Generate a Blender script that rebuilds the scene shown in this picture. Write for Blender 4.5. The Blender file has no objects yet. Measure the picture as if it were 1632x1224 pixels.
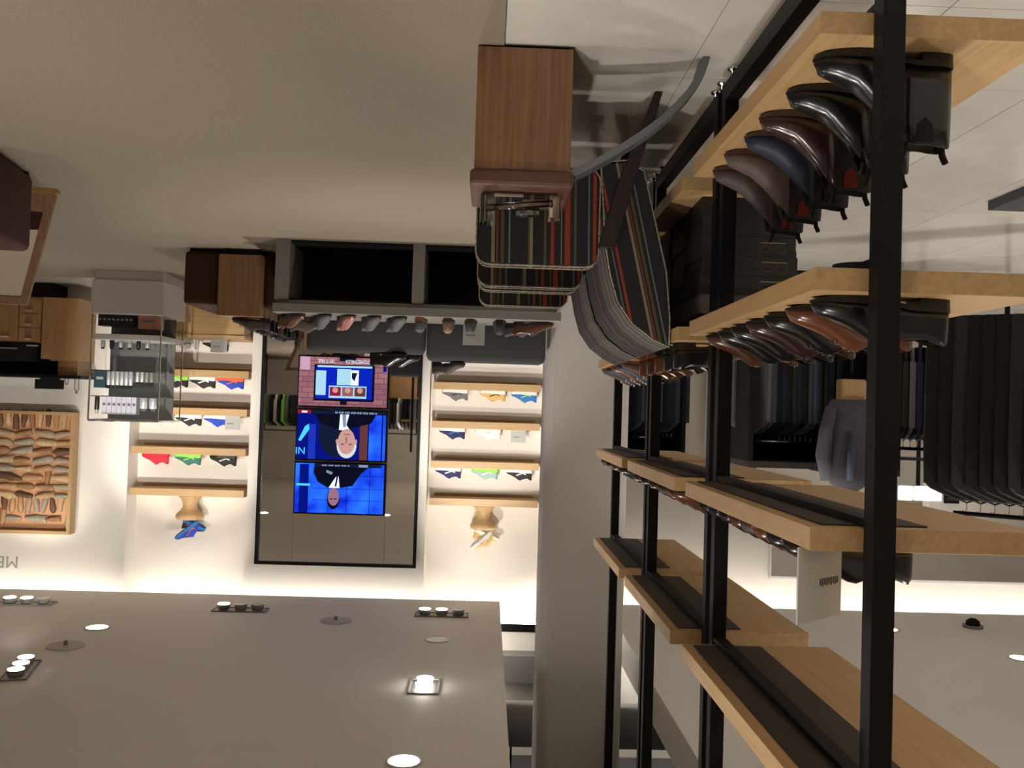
import bpy, math, random
from mathutils import Vector, Matrix
random.seed(7)
PI = math.pi
scene = bpy.context.scene
C = scene.collection

# ------------------------------------------------------------------ camera (the phone was held upside down)
EYE = 1.22
yaw, pit, rho = math.radians(1.47), math.radians(-1.6), 0.031
fwd = Vector((-math.sin(yaw)*math.cos(pit), math.cos(yaw)*math.cos(pit), math.sin(pit)))
r0 = Vector((math.cos(yaw), math.sin(yaw), 0)); u0 = r0.cross(fwd)
rt = -(r0*math.cos(rho) + u0*math.sin(rho)); up = rt.cross(fwd)
cam_d = bpy.data.cameras.new('camera'); cam = bpy.data.objects.new('camera', cam_d); C.objects.link(cam)
cam_d.sensor_width = 36; cam_d.lens = 1470/1632*36; cam_d.clip_start = 0.05
m = Matrix((rt, up, -fwd)).transposed().to_4x4(); m.translation = (0, 0, EYE)
cam.matrix_world = m
scene.camera = cam

# ------------------------------------------------------------------ world, exposure
w = bpy.data.worlds.new('world'); scene.world = w; w.use_nodes = True
w.node_tree.nodes['Background'].inputs[0].default_value = (0.9, 0.85, 0.8, 1)
w.node_tree.nodes['Background'].inputs[1].default_value = 0.02
vs = scene.view_settings
vs.view_transform = 'Standard'; vs.look = 'None'; vs.gamma = 1; vs.use_curve_mapping = False
vs.exposure = 1.0

def aim(o, target):
    d = Vector(target) - o.location
    o.rotation_euler = d.to_track_quat('-Z', 'Y').to_euler()
WARM = (1.0, 0.925, 0.83)
def spot(loc, target, energy, deg, blend=0.5, col=WARM, size=0.05):
    l = bpy.data.lights.new('spot', 'SPOT'); o = bpy.data.objects.new('spot', l); C.objects.link(o)
    l.energy = energy; l.spot_size = math.radians(deg); l.spot_blend = blend; l.color = col; l.shadow_soft_size = size
    o.location = loc; aim(o, target); return o

# ------------------------------------------------------------------ materials
MATS = {}
def nodes(name):
    mt = bpy.data.materials.new(name); mt.use_nodes = True
    return mt, mt.node_tree, mt.node_tree.nodes['Principled BSDF']
def mat(name, col, rough=0.5, metal=0.0, noise=0.0, nscale=40, bump=0.0, bscale=200, coat=0.0, spec=None, emit=0, sheen=0):
    if name in MATS: return MATS[name]
    mt, nt, b = nodes(name)
    b.inputs['Base Color'].default_value = (*col, 1); b.inputs['Roughness'].default_value = rough
    b.inputs['Metallic'].default_value = metal
    if coat: b.inputs['Coat Weight'].default_value = coat; b.inputs['Coat Roughness'].default_value = 0.12
    if spec is not None: b.inputs['Specular IOR Level'].default_value = spec
    if sheen: b.inputs['Sheen Weight'].default_value = sheen
    if emit: b.inputs['Emission Color'].default_value = (*col, 1); b.inputs['Emission Strength'].default_value = emit
    if noise or bump:
        tc = nt.nodes.new('ShaderNodeTexCoord')
    if noise:
        n = nt.nodes.new('ShaderNodeTexNoise'); n.inputs['Scale'].default_value = nscale; n.inputs['Detail'].default_value = 4
        nt.links.new(tc.outputs['Object'], n.inputs['Vector'])
        r = nt.nodes.new('ShaderNodeValToRGB')
        r.color_ramp.elements[0].position = 0.3; r.color_ramp.elements[1].position = 0.7
        r.color_ramp.elements[0].color = tuple(c*(1-noise) for c in col) + (1,)
        r.color_ramp.elements[1].color = tuple(min(1, c*(1+noise)) for c in col) + (1,)
        nt.links.new(n.outputs['Fac'], r.inputs['Fac']); nt.links.new(r.outputs['Color'], b.inputs['Base Color'])
    if bump:
        n2 = nt.nodes.new('ShaderNodeTexNoise'); n2.inputs['Scale'].default_value = bscale; n2.inputs['Detail'].default_value = 3
        nt.links.new(tc.outputs['Object'], n2.inputs['Vector'])
        bp = nt.nodes.new('ShaderNodeBump'); bp.inputs['Strength'].default_value = bump; bp.inputs['Distance'].default_value = 0.01
        nt.links.new(n2.outputs['Fac'], bp.inputs['Height']); nt.links.new(bp.outputs['Normal'], b.inputs['Normal'])
    MATS[name] = mt; return mt
def oak(name, light, dark, axis, rough=0.45):
    mt, nt, b = nodes(name); b.inputs['Roughness'].default_value = rough
    tc = nt.nodes.new('ShaderNodeTexCoord'); mp = nt.nodes.new('ShaderNodeMapping')
    s = [38, 38, 38]; s[axis] = 1.6; mp.inputs['Scale'].default_value = s
    nt.links.new(tc.outputs['Object'], mp.inputs['Vector'])
    n = nt.nodes.new('ShaderNodeTexNoise'); n.inputs['Scale'].default_value = 1.6; n.inputs['Detail'].default_value = 6; n.inputs['Distortion'].default_value = 0.6
    nt.links.new(mp.outputs['Vector'], n.inputs['Vector'])
    r = nt.nodes.new('ShaderNodeValToRGB'); r.color_ramp.elements[0].position = 0.32; r.color_ramp.elements[1].position = 0.68
    r.color_ramp.elements[0].color = (*dark, 1); r.color_ramp.elements[1].color = (*light, 1)
    nt.links.new(n.outputs['Fac'], r.inputs['Fac']); nt.links.new(r.outputs['Color'], b.inputs['Base Color'])
    bp = nt.nodes.new('ShaderNodeBump'); bp.inputs['Strength'].default_value = 0.08; bp.inputs['Distance'].default_value = 0.004
    nt.links.new(n.outputs['Fac'], bp.inputs['Height']); nt.links.new(bp.outputs['Normal'], b.inputs['Normal'])
    return mt
def stripes(name, vec, period, offset=0.0, st=None):
    """dark suiting cloth woven with narrow coloured stripes; vec = direction across the stripes"""
    mt, nt, b = nodes(name); b.inputs['Roughness'].default_value = 0.85
    tc = nt.nodes.new('ShaderNodeTexCoord'); d = nt.nodes.new('ShaderNodeVectorMath'); d.operation = 'DOT_PRODUCT'
    d.inputs[1].default_value = vec; nt.links.new(tc.outputs['Object'], d.inputs[0])
    ma = nt.nodes.new('ShaderNodeMath'); ma.operation = 'MULTIPLY_ADD'; ma.inputs[1].default_value = 1/period; ma.inputs[2].default_value = offset
    nt.links.new(d.outputs['Value'], ma.inputs[0])
    fr = nt.nodes.new('ShaderNodeMath'); fr.operation = 'FRACT'; nt.links.new(ma.outputs[0], fr.inputs[0])
    r = nt.nodes.new('ShaderNodeValToRGB'); cr = r.color_ramp; cr.interpolation = 'CONSTANT'
    K = (0.016, 0.016, 0.020); O = (0.30, 0.042, 0.014); S = (0.24, 0.22, 0.14); B = (0.13, 0.17, 0.18); W = (0.33, 0.31, 0.25); G = (0.10, 0.085, 0.03)
    st = st or [(0, K), (.03, O), (.055, K), (.09, G), (.11, K), (.20, S), (.225, G), (.24, K), (.38, B), (.395, K), (.43, G), (.46, K), (.48, (.2, .05, .02)), (.495, K), (.505, S), (.535, K),
          (.69, O), (.715, K), (.745, B), (.757, K), (.85, G), (.87, K), (.90, O), (.945, K), (.965, S), (.975, K)]
    while len(cr.elements) < len(st): cr.elements.new(0.5)
    for e, (p, c) in zip(cr.elements, st): e.position = p; e.color = (*c, 1)
    nt.links.new(fr.outputs[0], r.inputs['Fac']); nt.links.new(r.outputs['Color'], b.inputs['Base Color'])
    n2 = nt.nodes.new('ShaderNodeTexNoise'); n2.inputs['Scale'].default_value = 600
    nt.links.new(tc.outputs['Object'], n2.inputs['Vector'])
    bp = nt.nodes.new('ShaderNodeBump'); bp.inputs['Strength'].default_value = 0.2; bp.inputs['Distance'].default_value = 0.003
    nt.links.new(n2.outputs['Fac'], bp.inputs['Height']); nt.links.new(bp.outputs['Normal'], b.inputs['Normal'])
    return mt
def glass(name, tint=(0.93, 0.96, 0.95), rough=0.02, ior=1.35):
    mt, nt, b = nodes(name); nt.nodes.remove(b)
    g = nt.nodes.new('ShaderNodeBsdfGlossy'); g.inputs['Roughness'].default_value = rough
    t = nt.nodes.new('ShaderNodeBsdfTransparent'); t.inputs[0].default_value = (*tint, 1)
    f = nt.nodes.new('ShaderNodeFresnel'); f.inputs[0].default_value = ior
    mx = nt.nodes.new('ShaderNodeMixShader'); nt.links.new(f.outputs[0], mx.inputs[0])
    nt.links.new(t.outputs[0], mx.inputs[1]); nt.links.new(g.outputs[0], mx.inputs[2])
    nt.links.new(mx.outputs[0], nt.nodes['Material Output'].inputs[0]); return mt
def emis(name, col, strength):
    mt, nt, b = nodes(name); nt.nodes.remove(b)
    e = nt.nodes.new('ShaderNodeEmission'); e.inputs[0].default_value = (*col, 1); e.inputs[1].default_value = strength*(0.62 if name.startswith('screen') else 1)
    nt.links.new(e.outputs[0], nt.nodes['Material Output'].inputs[0]); return mt
def emis_noise(name, c0, c1, strength, scale, stretch=(1, 1, 1)):
    mt = emis(name, c0, strength); nt = mt.node_tree
    e = [n for n in nt.nodes if n.type == 'EMISSION'][0]
    tc = nt.nodes.new('ShaderNodeTexCoord'); mp = nt.nodes.new('ShaderNodeMapping'); mp.inputs['Scale'].default_value = stretch
    n = nt.nodes.new('ShaderNodeTexNoise'); n.inputs['Scale'].default_value = scale
    r = nt.nodes.new('ShaderNodeValToRGB'); r.color_ramp.elements[0].color = (*c0, 1); r.color_ramp.elements[1].color = (*c1, 1)
    r.color_ramp.elements[0].position = .35; r.color_ramp.elements[1].position = .65
    nt.links.new(tc.outputs['Object'], mp.inputs[0]); nt.links.new(mp.outputs[0], n.inputs['Vector'])
    nt.links.new(n.outputs['Fac'], r.inputs[0]); nt.links.new(r.outputs[0], e.inputs[0]); return mt

OL, OD = (0.52, 0.345, 0.17), (0.43, 0.27, 0.12)
OAKX, OAKY, OAKZ = oak('oak_x', OL, OD, 0), oak('oak_y', OL, OD, 1), oak('oak_z', (0.28, 0.152, 0.076), (0.19, 0.092, 0.044), 2)
OAKP = oak('oak_panel', (0.40, 0.23, 0.10), (0.32, 0.17, 0.07), 2)
WALL = mat('wall_paint', (0.78, 0.75, 0.70), 0.75, noise=0.01, nscale=2, bump=0.02, bscale=300)
ALC = mat('alcove_paint', (0.77, 0.72, 0.66), 0.8, bump=0.02, bscale=300)
CEIL = mat('ceiling_paint', (0.80, 0.765, 0.72), 0.6, bump=0.01, bscale=60)
COLP = mat('column_paint', (0.60, 0.575, 0.55), 0.7, bump=0.02, bscale=250)
DARKC = mat('void_paint', (0.05, 0.047, 0.045), 0.9, noise=0.1, nscale=3)
BLACK = mat('black_steel', (0.0045, 0.0045, 0.0055), 0.5, bump=0.05, bscale=900, spec=.18)
BLKM = mat('black_matte', (0.009, 0.009, 0.009), 0.8, noise=0.1, spec=.2)
PLATE = mat('dark_plate', (0.03, 0.026, 0.023), 0.6, noise=0.05)
CHROME = mat('chrome', (0.8, 0.8, 0.8), 0.12, 1.0)
STEEL = mat('brushed_steel', (0.20, 0.215, 0.24), 0.4, 0.7, bump=0.03, bscale=500)
BRASS = mat('brass', (0.75, 0.6, 0.3), 0.2, 1.0)
GREYL = mat('grey_laminate', (0.20, 0.19, 0.18), 0.5, noise=0.02)
GREYF = mat('grey_felt', (0.045, 0.045, 0.05), 0.95, noise=0.25, nscale=250, bump=0.2, bscale=500)
LEATH = mat('brown_leather', (0.115, 0.05, 0.032), 0.42, noise=0.1, nscale=25, bump=0.12, bscale=500)
LEATD = mat('dark_brown_leather', (0.042, 0.014, 0.009), 0.6, noise=0.1, nscale=25, bump=0.12, bscale=500, spec=.2)
WENGE = mat('dark_stained_wood', (0.018, 0.010, 0.008), 0.45, noise=0.3, nscale=30)
WHITEL = mat('white_laminate', (0.60, 0.57, 0.57), 0.35, noise=0.01)
MIRROR = mat('mirror_glass', (0.82, 0.81, 0.81), 0.015, 1.0, noise=0.01, nscale=1)
GLASS = glass('clear_glass'); ACRYL = glass('clear_acrylic', (0.88, 0.90, 0.91), 0.06, 1.9)
LAMP = emis('lamp_lens_lit', (1.0, 0.94, 0.84), 12)
LAMPO = mat('lamp_lens_off', (0.75, 0.74, 0.72), 0.2)
COVE = emis('cove_strip', (1.0, 0.95, 0.86), 42)
CARD = mat('silver_card', (0.42, 0.42, 0.41), 0.35, 0.2)
INK = mat('ink_grey', (0.10, 0.10, 0.10), 0.6)
GROUT = mat('grout', (0.20, 0.185, 0.165), 0.8)
TILE = mat('stone_tile', (0.66, 0.63, 0.58), 0.16, noise=0.05, nscale=6, coat=0.2)
PIPING = mat('piping_cord', (0.34, 0.30, 0.23), 0.8, noise=0.6, nscale=120)

# carpet: woven loop pile in rows
CARPET, nt, b = nodes('carpet'); b.inputs['Roughness'].default_value = 0.95
tc = nt.nodes.new('ShaderNodeTexCoord'); mp = nt.nodes.new('ShaderNodeMapping'); mp.inputs['Scale'].default_value = (300, 150, 1)
n1 = nt.nodes.new('ShaderNodeTexNoise'); n1.inputs['Scale'].default_value = 1.0; n1.inputs['Detail'].default_value = 3
nt.links.new(tc.outputs['Object'], mp.inputs[0]); nt.links.new(mp.outputs[0], n1.inputs['Vector'])
rr = nt.nodes.new('ShaderNodeValToRGB'); rr.color_ramp.elements[0].color = (0.165, 0.138, 0.103, 1); rr.color_ramp.elements[1].color = (0.33, 0.283, 0.22, 1)
rr.color_ramp.elements[0].position = .3; rr.color_ramp.elements[1].position = .7
nt.links.new(n1.outputs['Fac'], rr.inputs[0]); nt.links.new(rr.outputs[0], b.inputs['Base Color'])
bp = nt.nodes.new('ShaderNodeBump'); bp.inputs['Strength'].default_value = 0.28; bp.inputs['Distance'].default_value = 0.01
nt.links.new(n1.outputs['Fac'], bp.inputs['Height']); nt.links.new(bp.outputs[0], b.inputs['Normal'])

# ------------------------------------------------------------------ mesh builder
class MB:
    def __init__(s): s.v = []; s.f = []
    def box(s, x0, x1, y0, y1, z0, z1):
        n = len(s.v)
        s.v += [(x, y, z) for x in (x0, x1) for y in (y0, y1) for z in (z0, z1)]
        s.f += [tuple(n+i for i in q) for q in ((0,1,3,2), (4,6,7,5), (0,4,5,1), (2,3,7,6), (0,2,6,4), (1,5,7,3))]
        return s
    def quad(s, *p):
        n = len(s.v); s.v += [tuple(q) for q in p]; s.f.append(tuple(range(n, n+len(p)))); return s
    def loft(s, rings, cap=True, closed=True):
        n = len(s.v); k = len(rings[0])
        for r in rings: s.v += [tuple(p) for p in r]
        for i in range(len(rings)-1):
            for j in range(k if closed else k-1):
                a = n+i*k+j; b_ = n+i*k+(j+1) % k
                s.f.append((a, b_, b_+k, a+k))
        if cap:
            s.f.append(tuple(n+j for j in reversed(range(k)))); s.f.append(tuple(n+(len(rings)-1)*k+j for j in range(k)))
        return s
    def tube(s, pts, r, seg=8, cap=True):
        pts = [Vector(p) for p in pts]; rings = []
        for i, p in enumerate(pts):
            d = (pts[min(i+1, len(pts)-1)] - pts[max(i-1, 0)]).normalized()
            a = Vector((0, 0, 1)) if abs(d.z) < 0.9 else Vector((1, 0, 0))
            u = d.cross(a).normalized(); v = d.cross(u)
            rad = r[i] if isinstance(r, (list, tuple)) else r
            rings.append([p + (u*math.cos(2*PI*j/seg) + v*math.sin(2*PI*j/seg))*rad for j in range(seg)])
        return s.loft(rings, cap)
    def lathe(s, prof, c=(0, 0, 0), seg=20):
        return s.loft([[(c[0]+r*math.cos(2*PI*j/seg), c[1]+r*math.sin(2*PI*j/seg), c[2]+z) for j in range(seg)] for r, z in prof])
    def bar(s, p, q, wx, wy):
        """square bar from p to q with horizontal half-sections"""
        return s.loft([[(c[0]+a*wx/2, c[1]+b_*wy/2, c[2]) for a, b_ in ((-1,-1), (1,-1), (1,1), (-1,1))] for c in (p, q)])
    def mesh(s, name, off=(0, 0, 0), smooth=False):
        me = bpy.data.meshes.new(name)
        me.from_pydata([(x-off[0], y-off[1], z-off[2]) for x, y, z in s.v], [], s.f)
        me.validate(); me.update()
        import bmesh
        bm = bmesh.new(); bm.from_mesh(me); bmesh.ops.recalc_face_normals(bm, faces=bm.faces); bm.to_mesh(me); bm.free()
        if smooth:
            for p in me.polygons: p.use_smooth = True
        return me
def link(name, me, material, parent=None, bevel=0, subsurf=0, angle=None):
    o = bpy.data.objects.new(name, me); C.objects.link(o)
    if parent: o.parent = parent
    if material:
        if not me.materials: me.materials.append(material)
        elif me.materials[0] != material:
            o.material_slots[0].link = 'OBJECT'; o.material_slots[0].material = material
    if bevel:
        md = o.modifiers.new('bevel', 'BEVEL'); md.width = bevel; md.segments = 2; md.limit_method = 'ANGLE'
    if subsurf:
        md = o.modifiers.new('sub', 'SUBSURF'); md.levels = subsurf; md.render_levels = subsurf
    return o
def root_loc(p):
    while p.parent: p = p.parent
    return p.location
def part(name, mb, material, parent, bevel=0, smooth=False, label=None, local=False):
    """a part; mb is in world coordinates (unless local) and the root is not rotated"""
    off = (0, 0, 0) if local else root_loc(parent)
    o = link(name, mb.mesh(name, off, smooth), material, parent, bevel)
    if label: o['label'] = label
    return o
def tag(o, label, cat, group=None):
    o['label'] = label; o['category'] = cat
    if group: o['group'] = group
    return o
def thing(name, label, cat, loc=(0, 0, 0), group=None, rz=0):
    o = bpy.data.objects.new(name, None); C.objects.link(o); o.empty_display_size = 0.05
    o.location = loc; o.rotation_euler = (0, 0, rz)
    return tag(o, label, cat, group)
def solo(name, mb, material, label, cat, group=None, loc=(0, 0, 0), bevel=0, smooth=False):
    o = link(name, mb.mesh(name, loc, smooth), material, None, bevel); o.location = loc
    return tag(o, label, cat, group)
def struct(name, mb, material, bevel=0, parent=None):
    o = link(name, mb.mesh(name), material, parent, bevel)
    if not parent: o['kind'] = 'structure'
    return o
def text_part(name, s, size, loc, material, parent, rz=0, sx=1.0):
    cu = bpy.data.curves.new(name, 'FONT'); cu.body = s; cu.size = size; cu.extrude = 0.002
    t = bpy.data.objects.new(name, cu); C.objects.link(t)
    dg = bpy.context.evaluated_depsgraph_get(); dg.update()
    me = bpy.data.meshes.new_from_object(t.evaluated_get(dg))
    bpy.data.objects.remove(t)
    me.transform(Matrix.Rotation(rz, 4, 'Z') @ Matrix.Rotation(PI/2, 4, 'X') @ Matrix.Diagonal((sx, 1, 1, 1)))
    o = bpy.data.objects.new(name, me); C.objects.link(o); me.materials.clear(); me.materials.append(material)
    o.location = Vector(loc) - (root_loc(parent) if parent else Vector()); o.parent = parent
    return o
def B(*a): return MB().box(*a)

# ================================================================== the room
CZ = 3.33
flo = struct('floor', B(-7.6, 7.6, -5.2, 11, -0.12, -0.004), GROUT)
TS = 0.65
tile_me = B(0.0015, TS-0.0015, 0.0015, TS-0.0015, -0.01, 0).mesh('tile'); tile_me.materials.append(TILE)
for i in range(11):
    for j in range(-1, 17):
        o = link('tile', tile_me, TILE, flo); o.location = (-0.02-TS*(i+1), 0.04+TS*j, 0)
struct('floor_entrance', B(-7.6, -0.02, -5.2, -0.61, -0.01, 0), TILE)
struct('floor_carpet', B(-0.018, 7.6, -5.2, 9.55, -0.004, 0.006), CARPET)
struct('floor_border', B(-0.02, 7.6, 9.55, 10.8, -0.004, 0.002), TILE)
struct('wall_back', B(-7.6, 7.6, 10.75, 10.95, 0, 5.2), ALC)
struct('wall_back_art', B(4.0, 7.6, 10.45, 10.75, 0, 3.9), WALL)
struct('wall_back_mirror', B(0.66, 2.67, 10.47, 10.75, 0, 3.9), WALL)
struct('wall_back_return', B(-1.30, -0.63, 10.45, 10.75, 0, 3.2), WALL)
struct('wall_right', B(7.4, 7.6, -5.2, 10.8, 0, 5.2), WALL)
struct('wall_left', B(-7.6, -7.4, -5.2, 10.8, 0, 5.2), WALL)
struct('wall_front', B(-7.6, 7.6, -5.4, -5.2, 0, 5.2), WALL)
struct('ceiling', B(-0.20, 7.6, -5.2, 10.2, CZ, CZ+0.3), CEIL)
struct('ceiling_left', B(-7.6, -1.36, -5.2, 10.2, CZ, CZ+0.3), CEIL)
struct('ceiling_void', B(-7.6, 7.6, -5.2, 10.8, 5.2, 5.3), DARKC)
struct('trim_2', B(-1.36, -0.20, 10.5, 10.74, 4.0, 4.3), GREYL)
# cove lamps: strips lying on the ceiling slab behind its edge
for x0, x1, nm in ((-0.15, 7.3, 'warm light strip in the ceiling slot over the feature wall'), (-7.3, -1.4, 'warm light strip in the ceiling slot over the suit racks')):
    t = thing('cove_light', nm, 'light', (x0, 10.12, CZ+0.3))
    part('channel', B(x0, x1, 10.10, 10.17, CZ+0.30, CZ+0.33), GREYL, t)
    part('light_strip', B(x0, x1, 10.175, 10.195, CZ+0.305, CZ+0.335), COVE, t)
t = thing('cove_light', 'black light bar on the wall in the open ceiling slot', 'light', (-.78, 10.7, 3.68))
part('channel', B(-1.36, -.20, 10.62, 10.745, 3.67, 3.76), BLACK, t)
part('light_strip', B(-1.34, -.22, 10.66, 10.72, 3.655, 3.67), COVE, t)
# round-cornered column
mb = MB(); ring = []
for cx, cy, a0 in ((-0.58, 8.15, 0), (-1.08, 8.15, 90), (-1.08, 7.7, 180), (-0.58, 7.7, 270)):
    for k in range(5):
        a = math.radians(a0+22.5*k); ring.append((cx+.1*math.cos(a), cy+.1*math.sin(a)))
mb.loft([[(x, y, z) for x, y in ring] for z in (0, 5.2)])
o = struct('wall_column', mb, COLP)
# void: ducts and hanging rods above the column
t = thing('ceiling_duct', 'dark round duct crossing the open ceiling slot by the column', 'duct', (-0.8, 9.4, 4.3))
part('pipe', MB().tube([(-2.6, 9.3, 4.35), (1.2, 9.3, 4.35)], 0.22, 16), GREYL, t, smooth=True)
part('hanger', B(-.35, -.33, 9.29, 9.31, 4.55, 5.2), BLKM, t); part('hanger', B(-1.3, -1.28, 9.29, 9.31, 4.55, 5.2), BLKM, t)
t = thing('cable_tray', 'black cable tray with loose cables above the ceiling slot', 'cable tray', (-0.8, 7.6, 4.4))
part('tray', B(-1.32, -.24, 7.0, 7.12, 4.25, 4.45), BLKM, t)
for k in range(4):
    part('cable', MB().tube([(-.3-.1*k, 7.1, 4.3), (-.34-.07*k, 7.2, 4.0), (-.5-.1*k, 7.5, 4.4)], 0.012, 6), BLKM, t, smooth=True)

# ------------------------------------------------------------------ feature wall: mirror with three screens
t = thing('wall_mirror', 'tall black-framed mirror with seams around the three stacked screens', 'mirror', (1.685, 10.46, 0))
X0, X1, T0, T1, Y0 = 0.77, 2.53, 1.115, 2.14, 10.45
part('frame', MB().box(X0-.02, X0+.015, 10.415, 10.47, 0.05, 3.03).box(X1-.015, X1+.02, 10.415, 10.47, 0.05, 3.03).box(X0+.015, X1-.015, 10.415, 10.47, 3.0, 3.03), BLACK, t)
part('mirror_pane', B(X0+.015, T0-.004, Y0, 10.468, 0.05, 3.0), MIRROR, t)
part('mirror_pane', B(T1+.004, X1-.015, Y0, 10.468, 0.05, 3.0), MIRROR, t)
part('mirror_pane', B(T0, T1, Y0, 10.468, 2.46, 3.0), MIRROR, t)
part('mirror_pane', B(T0, T1, Y0, 10.468, 0.05, 0.67), MIRROR, t)
SW, SH = T1-T0, 0.585
def screen(z0, label):
    t = thing('video_screen', label, 'screen', ((T0+T1)/2, 10.43, z0), 'screens stacked in the mirror')
    part('casing', B(T0+.003, T1-.003, 10.405, 10.447, z0+.003, z0+SH-.003), BLKM, t)
    return t
def pic(t, nm, z0, pts, material, lay):
    """flat picture element; pts in screen fractions"""
    y = 10.4045 - 0.0006*lay
    return part(nm, MB().quad(*[(T0+SW*u, y, z0+SH*v) for u, v in pts]), material, t)
def rc(u0_, u1, v0, v1): return [(u0_, v0), (u1, v0), (u1, v1), (u0_, v1)]
def ell(cu, cv, ru, rv, n=18, a0=0, a1=360): return [(cu+ru*math.cos(math.radians(a0+(a1-a0)*k/n)), cv+rv*math.sin(math.radians(a0+(a1-a0)*k/n))) for k in range(n)]
blue = emis_noise('screen_blue', (0.005, 0.02, 0.55), (0.02, 0.16, 1.0), 1.1, 3.2); deep = emis('screen_deep_blue', (0.002, 0.006, 0.18), 1)
cyan = emis('screen_cyan', (0.05, 0.45, 1.0), 1.3); blk = emis('screen_black', (0.003, 0.004, 0.012), 1); navy = emis('screen_suit', (0.006, 0.010, 0.03), 1)
skin = emis('screen_skin', (0.50, 0.27, 0.24), 1); skin2 = emis('screen_skin_shade', (0.28, 0.14, 0.20), 1); white = emis('screen_white', (0.75, 0.82, 0.95), 1)
feat = emis('screen_feature_shade', (0.25, 0.10, 0.10), 1); brown = emis('screen_brown', (0.11, 0.035, 0.03), 1); hairw = emis('screen_white_hair', (0.62, 0.60, 0.62), 1)
red = emis('screen_red', (0.25, 0.01, 0.03), 1); grey = emis('screen_grey', (0.20, 0.24, 0.32), 1); pale = emis('screen_pale', (0.35, 0.60, 0.75), 1)
# top screen
z = 0.675+2*0.597; t = screen(z, 'top screen showing a dark-haired man in a black suit on blue')
F = (0.02, 0.985, 0.03, 0.97)
pic(t, 'backdrop', z, rc(*F), blue, 1)
pic(t, 'backdrop_panel', z, rc(.84, .94, .05, .97), deep, 2); pic(t, 'backdrop_panel', z, rc(.82, .97, .42, .46), cyan, 3)
for u in (.17, .42, .62): pic(t, 'backdrop_seam', z, rc(u, u+.006, .05, .97), deep, 2)
for v in (.25, .5, .72): pic(t, 'backdrop_seam', z, rc(.02, .8, v, v+.008), deep, 2)
pic(t, 'suit', z, [(.22, .03), (.78, .03), (.79, .2), (.74, .38), (.63, .49), (.50, .49), (.36, .44), (.27, .2), (.2, .1)], blk, 4)
pic(t, 'lapel_badge', z, [(.58, .19), (.65, .15), (.65, .2), (.59, .24)], grey, 5)
pic(t, 'shirt', z, [(.545, .28), (.62, .49), (.50, .49), (.515, .27)], white, 5); pic(t, 'tie', z, [(.535, .26), (.555, .46), (.535, .46), (.52, .26)], navy, 6)
pic(t, 'hair', z, ell(.565, .70, .068, .20), blk, 5); pic(t, 'face', z, ell(.562, .66, .06, .17), skin2, 6)
pic(t, 'eyes', z, rc(.525, .555, .69, .71), blk, 7); pic(t, 'eyes', z, rc(.573, .603, .69, .71), blk, 7); pic(t, 'mouth', z, rc(.54, .585, .565, .58), feat, 7)
pic(t, 'caption_strip', z, rc(.05, .78, .03, .09), navy, 7); pic(t, 'caption_logo', z, rc(.2, .3, .035, .085), grey, 8)
for k in range(9): pic(t, 'caption_mark', z, rc(.40+.035*k, .42+.035*k+.01*(k % 2), .05, .075), grey, 8)
# middle screen
z = 0.675+0.597; t = screen(z, 'middle screen showing a white-haired man in a dark suit and tie')
pic(t, 'backdrop', z, rc(*F), deep, 1); pic(t, 'backdrop_glow', z, rc(.02, .2, .1, .97), blue, 2); pic(t, 'backdrop_post', z, rc(.05, .065, .1, .97), deep, 3)
pic(t, 'wood_column', z, rc(.215, .30, .2, .97), brown, 3)
pic(t, 'chair_back', z, ell(.56, .45, .19, .48, 20), navy, 3); pic(t, 'set_panel', z, rc(.78, .86, .3, .97), emis('screen_mid_blue', (0.01, 0.03, 0.4), 1), 3)
pic(t, 'set_light', z, [(.86, .3), (.9, .35), (.97, .62), (.94, .63), (.85, .4)], cyan, 4)
pic(t, 'suit', z, [(.13, .1), (.8, .1), (.74, .28), (.60, .36), (.46, .40), (.34, .34), (.18, .26)], blk, 5)
pic(t, 'shirt', z, [(.42, .08), (.52, .08), (.53, .40), (.40, .42), (.45, .3)], white, 6); pic(t, 'tie', z, [(.455, .08), (.50, .08), (.485, .34), (.455, .34)], grey, 7)
pic(t, 'hair', z, ell(.44, .70, .108, .24), hairw, 6); pic(t, 'face', z, ell(.443, .62, .094, .245), skin, 7)
pic(t, 'ear', z, ell(.545, .62, .015, .05, 10), skin, 7); pic(t, 'ear', z, ell(.342, .62, .015, .05, 10), skin, 7)
for u in (.40, .485): pic(t, 'eye', z, ell(u, .67, .022, .018, 10), feat, 8)
pic(t, 'nose', z, [(.435, .54), (.455, .54), (.449, .66), (.441, .66)], feat, 8); pic(t, 'mouth', z, rc(.41, .48, .475, .492), feat, 8)
pic(t, 'caption_strip', z, rc(.02, .985, .03, .10), navy, 8); pic(t, 'caption_tag', z, rc(.84, .985, .03, .10), red, 9); pic(t, 'caption_mark', z, rc(.88, .94, .05, .085), white, 10)
for k in range(14): pic(t, 'caption_mark', z, rc(.12+.033*k, .14+.033*k+.008*(k % 2), .05, .085), grey, 9)
text_part('channel_letters', 'NI', 0.11, (T0+SW*.885, 10.395, z+SH*.75), cyan, t)
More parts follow.
